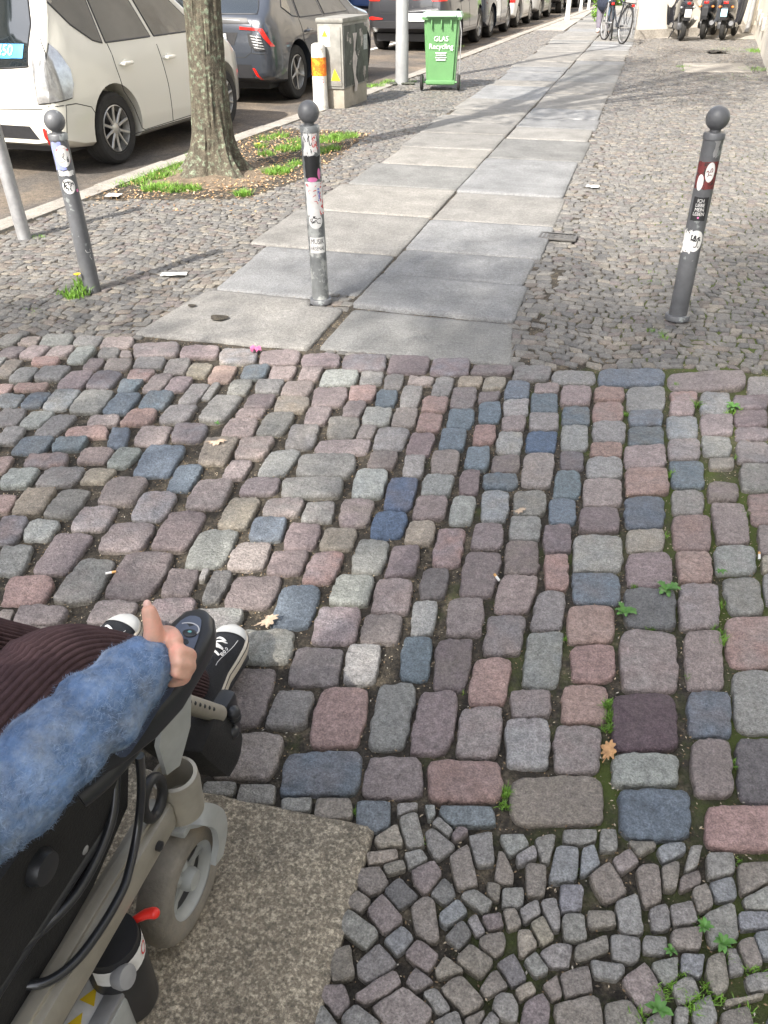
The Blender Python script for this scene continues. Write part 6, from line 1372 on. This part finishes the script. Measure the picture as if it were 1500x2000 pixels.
for px, py, r_, n_, h in ((150, 575, .07, 200, .07), (125, 570, .05, 60, .04), (160, 560, .05, 80, .08), (60, 605, .05, 30, .02), (75, 462, .05, 40, .03), (735, 168, .14, 200, .07), (760, 162, .14, 200, .08), (800, 160, .12, 100, .06), (1290, 648, .035, 50, .03), (1270, 643, .02, 20, .025), (1280, 550, .05, 40, .02), (1275, 532, .04, 30, .02), (1300, 660, .03, 30, .03), (1255, 470, .04, 20, .02), (1335, 130, .12, 130, .05), (1340, 137, .1, 90, .04), (1475, 135, .3, 350, .05), (1490, 100, .3, 400, .08), (1440, 97, .5, 300, .03), (1420, 150, .5, 260, .02), (1400, 155, .4, 120, .015), (1225, 808, .014, 45, .022), (1362, 790, .020, 60, .035), (1435, 800, .03, 70, .03), (1420, 810, .02, 30, .03), (1310, 925, .02, 60, .03), (1440, 890, .02, 30, .02), (1190, 1375, .014, 150, .022), (1192, 1400, .014, 150, .022), (1186, 1420, .012, 60, .02), (1240, 1145, .010, 35, .02), (1270, 1225, .012, 50, .02), (1105, 1245, .008, 35, .018), (1300, 1045, .010, 20, .02), (1405, 1250, .016, 60, .035), (1400, 1230, .015, 35, .03), (1412, 1180, .015, 30, .02), (988, 1545, .012, 120, .02), (985, 1570, .012, 80, .018), (1120, 1700, .010, 15, .012), (690, 1580, .008, 30, .012), (840, 1640, .008, 25, .01), (825, 1640, .008, 20, .01), (1440, 1490, .012, 40, .015), (1330, 1900, .02, 50, .018), (1250, 1985, .02, 60, .02), (1425, 1860, .015, 40, .018), (1370, 1800, .012, 25, .015), (1380, 1925, .015, 40, .02), (1450, 1975, .02, 60, .02), (1415, 1100, .012, 30, .02), (1455, 1000, .012, 30, .02), (1350, 1320, .012, 20, .015), (1290, 1940, .014, 70, .02), (1310, 1920, .012, 50, .02), (1360, 1960, .02, 120, .025), (1400, 1940, .015, 60, .02), (1475, 1895, .015, 50, .02), (1440, 1680, .012, 25, .02), (905, 1350, .006, 10, .012), (1210, 75, .2, 60, .06), (400, 390, .03, 12, .02), (850, 580, .02, 6, .01), (1230, 1400, .01, 15, .015), (880, 90, .3, 120, .04), (1320, 750, .01, 25, .02)):
    c = at(px, py); tuft(c.x, c.y, r_, n_, h)
gm_ = bpy.data.meshes.new('grass'); gm_.from_pydata([tuple(v) for v in GV], [], GF); tag(link('grass', gm_, m_grass, None, False), 'bright green grass tufts growing round the tree, bollards and joints', 'grass', kind='stuff')
def weed(px, py, sz, n, label, seed, z=.005, lob=True):
    rg = random.Random(seed); c = at(px, py); v, f = [], []; sz *= .78; n += 3
    for k in range(n):
        a = k*2.4+rg.uniform(-.3, .3); L_ = sz*rg.uniform(.6, 1.1); up = rg.uniform(.15, .6); D = Vector((math.cos(a), math.sin(a), 0)); N_ = Vector((-D.y, D.x, 0)); b0 = len(v); m_ = 7
        for i in range(m_+1):
            t = i/m_; w = L_*.22*math.sin(math.pi*min(1, t*.93+.05))**.8*(1+(.35*(-1)**i if lob else 0)); pz = Vector((c.x, c.y, z))+D*L_*t+Vector((0, 0, L_*up*math.sin(t*2.2)))
            v += [pz-N_*w+Vector((0, 0, w*.3)), pz, pz+N_*w+Vector((0, 0, w*.3))]
        for i in range(m_):
            q = b0+3*i; f += [(q, q+1, q+4, q+3), (q+1, q+2, q+5, q+4)]
    me = bpy.data.meshes.new('weed'); me.from_pydata([tuple(p) for p in v], [], f); o = link('weed', me, m_weed, None, True, 80); return tag(o, label, 'weed', 'weeds growing in the paving joints')
weed(1300, 1155, .050, 9, 'broad rosette weed on the dark purple-brown cobble edge', 1); weed(1218, 1200, .042, 8, 'lobed weed in the joint left of the dark cobble', 2); weed(1430, 800, .045, 7, 'oval-leaved weed near the upper right cobbles', 3, lob=False)
weed(1405, 1120, .026, 6, 'small pale weed between pink and grey cobbles at right', 4); weed(1375, 1875 - 60, .022, 5, 'tiny bright weed at lower right among small stones, left of a pair', 5, lob=False); weed(1410, 1845, .030, 7, 'bright clover-like weed at lower right among small stones', 6, lob=False)
weed(1310, 1860, .018, 5, 'tiny two-leaved weed in the lower right small stones', 7, lob=False); weed(1285, 1975, .030, 7, 'leafy green weed at the bottom edge of the small stones', 8, lob=False); weed(425, 830, .02, 5, 'little weed between cobbles left of centre', 9)
def dandelion(px, py, label, h=.1):
    c = at(px, py); r = empty('dandelion', (c.x, c.y, 0), 0, label, 'flower'); p = MB(); p.tube([(0, 0, -.01), (.005, 0, h)], .003, 6); p.build('stem', m_grass, r); p = MB()
    for k in range(24): a = k*.2618; p.add([(.005, 0, h), (.005+.018*math.cos(a-.12), .018*math.sin(a-.12), h+.006), (.005+.020*math.cos(a), .020*math.sin(a), h+.007), (.005+.018*math.cos(a+.12), .018*math.sin(a+.12), h+.006)], [(0, 1, 2, 3)])
    p.ball((.005, 0, h+.003), .010, 10, (1, 1, .6)); p.build('flower_head', m_yel, r, False)
dandelion(157, 572, 'yellow dandelion at the foot of the dark left bollard'); dandelion(385, 308, 'yellow dandelion in the grass left of the tree trunk', .06); dandelion(505, 292, 'yellow dandelion in the grass right of the tree trunk', .05)
m_oak = mat('dry_oak_leaf', (.42, .24, .11), .7, var=.3, vscale=60); m_oak2 = mat('bleached_leaf', (.45, .35, .26), .8, var=.2, vscale=60)
def oak(px, py, rz, sz, m, label, z=.012):
    c = at(px, py); out = []; n = 40
    for k in range(n):
        t = 2*math.pi*k/n; r = sz*(.42+.10*math.cos(9*t)+.05*math.cos(4*t+1))*(1+.0*math.cos(t)); out.append((r*math.cos(t)*1.35, r*math.sin(t)*.85))
    p = MB(); T = Matrix.Translation((c.x, c.y, z)) @ Matrix.Rotation(rz, 4, 'Z'); v = [(x, y, .004*math.sin(x*90)+.003*math.cos(y*120)) for x, y in out]+[(0, 0, .004)]; v2 = [(x, y, zz-.0008) for x, y, zz in v]
    p.add(v+v2, [(k, (k+1) % n, n) for k in range(n)]+[(n+1+(k+1) % n, n+1+k, 2*n+1) for k in range(n)]+[(k, n+1+k, n+1+(k+1) % n, (k+1) % n) for k in range(n)], T); p.tube([T @ Vector((-sz*.5, 0, .001)), T @ Vector((-sz*.95, .004, .0))], .0012, 5); return tag(p.build('oak_leaf', m, None, True, 80), label, 'leaf', 'fallen leaves on the cobbles')
oak(1187, 1472, 1.4, .042, m_oak, 'orange-brown oak leaf in the joint below the purple cobble'); oak(425, 868, .4, .05, m_oak2, 'pale dry oak leaf lying on a brown cobble'); oak(525, 1218, .9, .045, m_oak2, 'pale crumpled leaf just above the blue-grey cobble'); oak(1015, 1003, .5, .03, m_oak2, 'crumpled pale leaf in the joint at centre right')
m_paper = mat('white_paper', (.72, .72, .70), .6, var=.08, vscale=30)
def crumple(name, px, py, w, d, rz, m, label, cat, seed, h=.008, z=.006):
    c = at(px, py); n = 7; v = [((i/(n-1)-.5)*w*(1+.2*noise.noise((j, seed, 0))), (j/(n-1)-.5)*d*(1+.3*noise.noise((i, seed, 3))), z+h*(.5+noise.noise((i*.8, j*.8, seed)))) for j in range(n) for i in range(n)]; k = len(v); v += [(a, b_, q-.0012) for a, b_, q in v]
    f = [(j*n+i, j*n+i+1, (j+1)*n+i+1, (j+1)*n+i) for j in range(n-1) for i in range(n-1)]; f += [tuple(x+k for x in q[::-1]) for q in f]
    p = MB(); p.add(v, f, Matrix.Translation((c.x, c.y, 0)) @ Matrix.Rotation(rz, 4, 'Z')); return tag(p.build(name, m, None, True, 80), label, cat)
crumple('paper_scrap', 340, 538, .15, .05, .35, m_paper, 'crumpled clear-white wrapper on the small paving left of the path', 'litter', 3); crumple('paper_scrap', 1157, 366, .10, .08, 0, m_paper, 'white paper scrap lying right of the slab path', 'litter', 5); crumple('paper_scrap', 222, 383, .11, .10, .2, m_paper, 'grey-white paper scrap near the tree pit corner', 'litter', 8)
crumple('candy_wrapper', 500, 687, .05, .045, .5, mat('pink_foil', (.55, .14, .28), .4), 'pink wrapper at the edge of the slab path', 'litter', 9, .02); crumple('glove', 1400, 103, .38, .35, .3, m_black, 'black and white rag on the paving before the scooters', 'litter', 11, .04)
m_filter = mat('cigarette_filter', (.62, .34, .12), .7)
def butt(px, py, rz, label, z=.006, long=.018, half=False):
    c = at(px, py); d = Vector((math.cos(rz), math.sin(rz), 0)); p0 = Vector((c.x, c.y, z)); r = empty('cigarette_butt', p0, 0, label, 'cigarette butt', 'cigarette butts between the cobbles'); p = MB(); p.tube([d*-long/2, d*long/2], .0038, 10); p.build('paper', m_paper, r); p = MB(); p.tube([d*long/2, d*(long/2+.012)], .0039, 10); p.build('filter', m_filter, r)
butt(1482, 1090, 1.5, 'cigarette butt with orange filter at the far right'); butt(972, 1132, 2.2, 'bent white cigarette butt right of the striped cobble', .004); butt(213, 1122, .6, 'flat cigarette butt beside the long brown cobble')
# small dry flakes and grit lying in the joints and on the paving
rn = np.random.RandomState(8); n = 120000; X = rn.uniform(-4.1, 2.2, n); Y = np.concatenate([rn.uniform(.3, 4.2, n*2//3), rn.uniform(3.5, 9.5, n-n*2//3)])
ok = np.array([x > kx(y)+.1 for x, y in zip(X, Y)]) & ~((Y < 1.02) & (X < -.33)); X, Y = X[ok], Y[ok]; n = len(X)
Z = np.where(Y > 3.3, -.007, -.0105)+rn.uniform(-.004, .003, n); s = rn.uniform(.0012, .0046, (n, 1)); u = rn.normal(0, 1, (n, 3))*[1, 1, .25]; u /= np.linalg.norm(u, axis=1, keepdims=True); w = np.cross(u, [0, 0, 1]); w /= np.linalg.norm(w, axis=1, keepdims=True)
C = np.stack([X, Y, Z], 1); w = w*.45; V = np.stack([C-u*s, C-w*s, C+u*s, C+w*s], 1).reshape(-1, 3); cl = np.array([(.30, .21, .12), (.45, .37, .26), (.14, .11, .08), (.22, .15, .09), (.5, .46, .38)])[rn.choice(5, n, p=[.3, .25, .2, .17, .08])]
m_fl = mat('dry_flakes', (1, 1, 1), .9, attr=True); tag(link('grit', fast_mesh('grit', V, np.arange(4*n).reshape(n, 4), np.repeat(cl, 4, 0), smooth=False), m_fl, None, False), 'tan husks and grit filling the joints between the stones', 'grit', kind='stuff')
n = 5200; X = rn.uniform(-4.15, -2.6, n); Y = rn.uniform(5.4, 9.0, n); ok = np.array([in_pit(x, y) or rn.rand() < .25 for x, y in zip(X, Y)]); X, Y = X[ok], Y[ok]; n = len(X); Z = np.where(rn.rand(n) < 1, -.012, 0)+rn.uniform(0, .02, n)
s = rn.uniform(.005, .018, (n, 1)); u = rn.normal(0, 1, (n, 3))*[1, 1, .3]; u /= np.linalg.norm(u, axis=1, keepdims=True); w = np.cross(u, [0, 0, 1]); w /= np.linalg.norm(w, axis=1, keepdims=True); w *= .55; C = np.stack([X, Y, Z], 1); V = np.stack([C-u*s, C-w*s, C+u*s, C+w*s], 1).reshape(-1, 3); cl = np.array([(.42, .26, .13), (.50, .40, .28), (.20, .13, .08), (.55, .33, .16)])[rn.choice(4, n)]
tag(link('leaf_litter', fast_mesh('leaf_litter', V, np.arange(4*n).reshape(n, 4), np.repeat(cl, 4, 0), smooth=False), m_fl, None, False), 'dry brown leaf litter scattered over the tree pit', 'leaf litter', kind='stuff')
# raised soil in the tree pit
gx = np.arange(-4.15, -2.55, .03); gy = np.arange(5.45, 9.05, .03); GX, GY = np.meshgrid(gx, gy); D_ = np.hypot(GX+3.54, GY-6.72)
GZ = -.02+.05*np.exp(-(D_/.42)**2)+.006*np.array([[noise.noise((x*9, y*9, 0))+.5*noise.noise((x*30, y*30, 0)) for x in gx] for y in gy])
nx, ny = len(gx), len(gy); ii, jj = np.meshgrid(np.arange(ny-1), np.arange(nx-1), indexing='ij'); a = (ii*nx+jj).ravel(); kp = np.array([in_pit(GX.ravel()[q], GY.ravel()[q]) for q in a]); a = a[kp]
m_ps = mat('tree_pit_soil', (.17, .13, .09), .95, var=.35, vscale=14, bump=1, bscale=90, speck=.5, sscale=120)
tag(link('tree_pit_soil', fast_mesh('tree_pit_soil', np.stack([GX.ravel(), GY.ravel(), GZ.ravel()], 1), np.stack([a, a+1, a+nx+1, a+nx], 1)), m_ps, None, False), kind='structure')
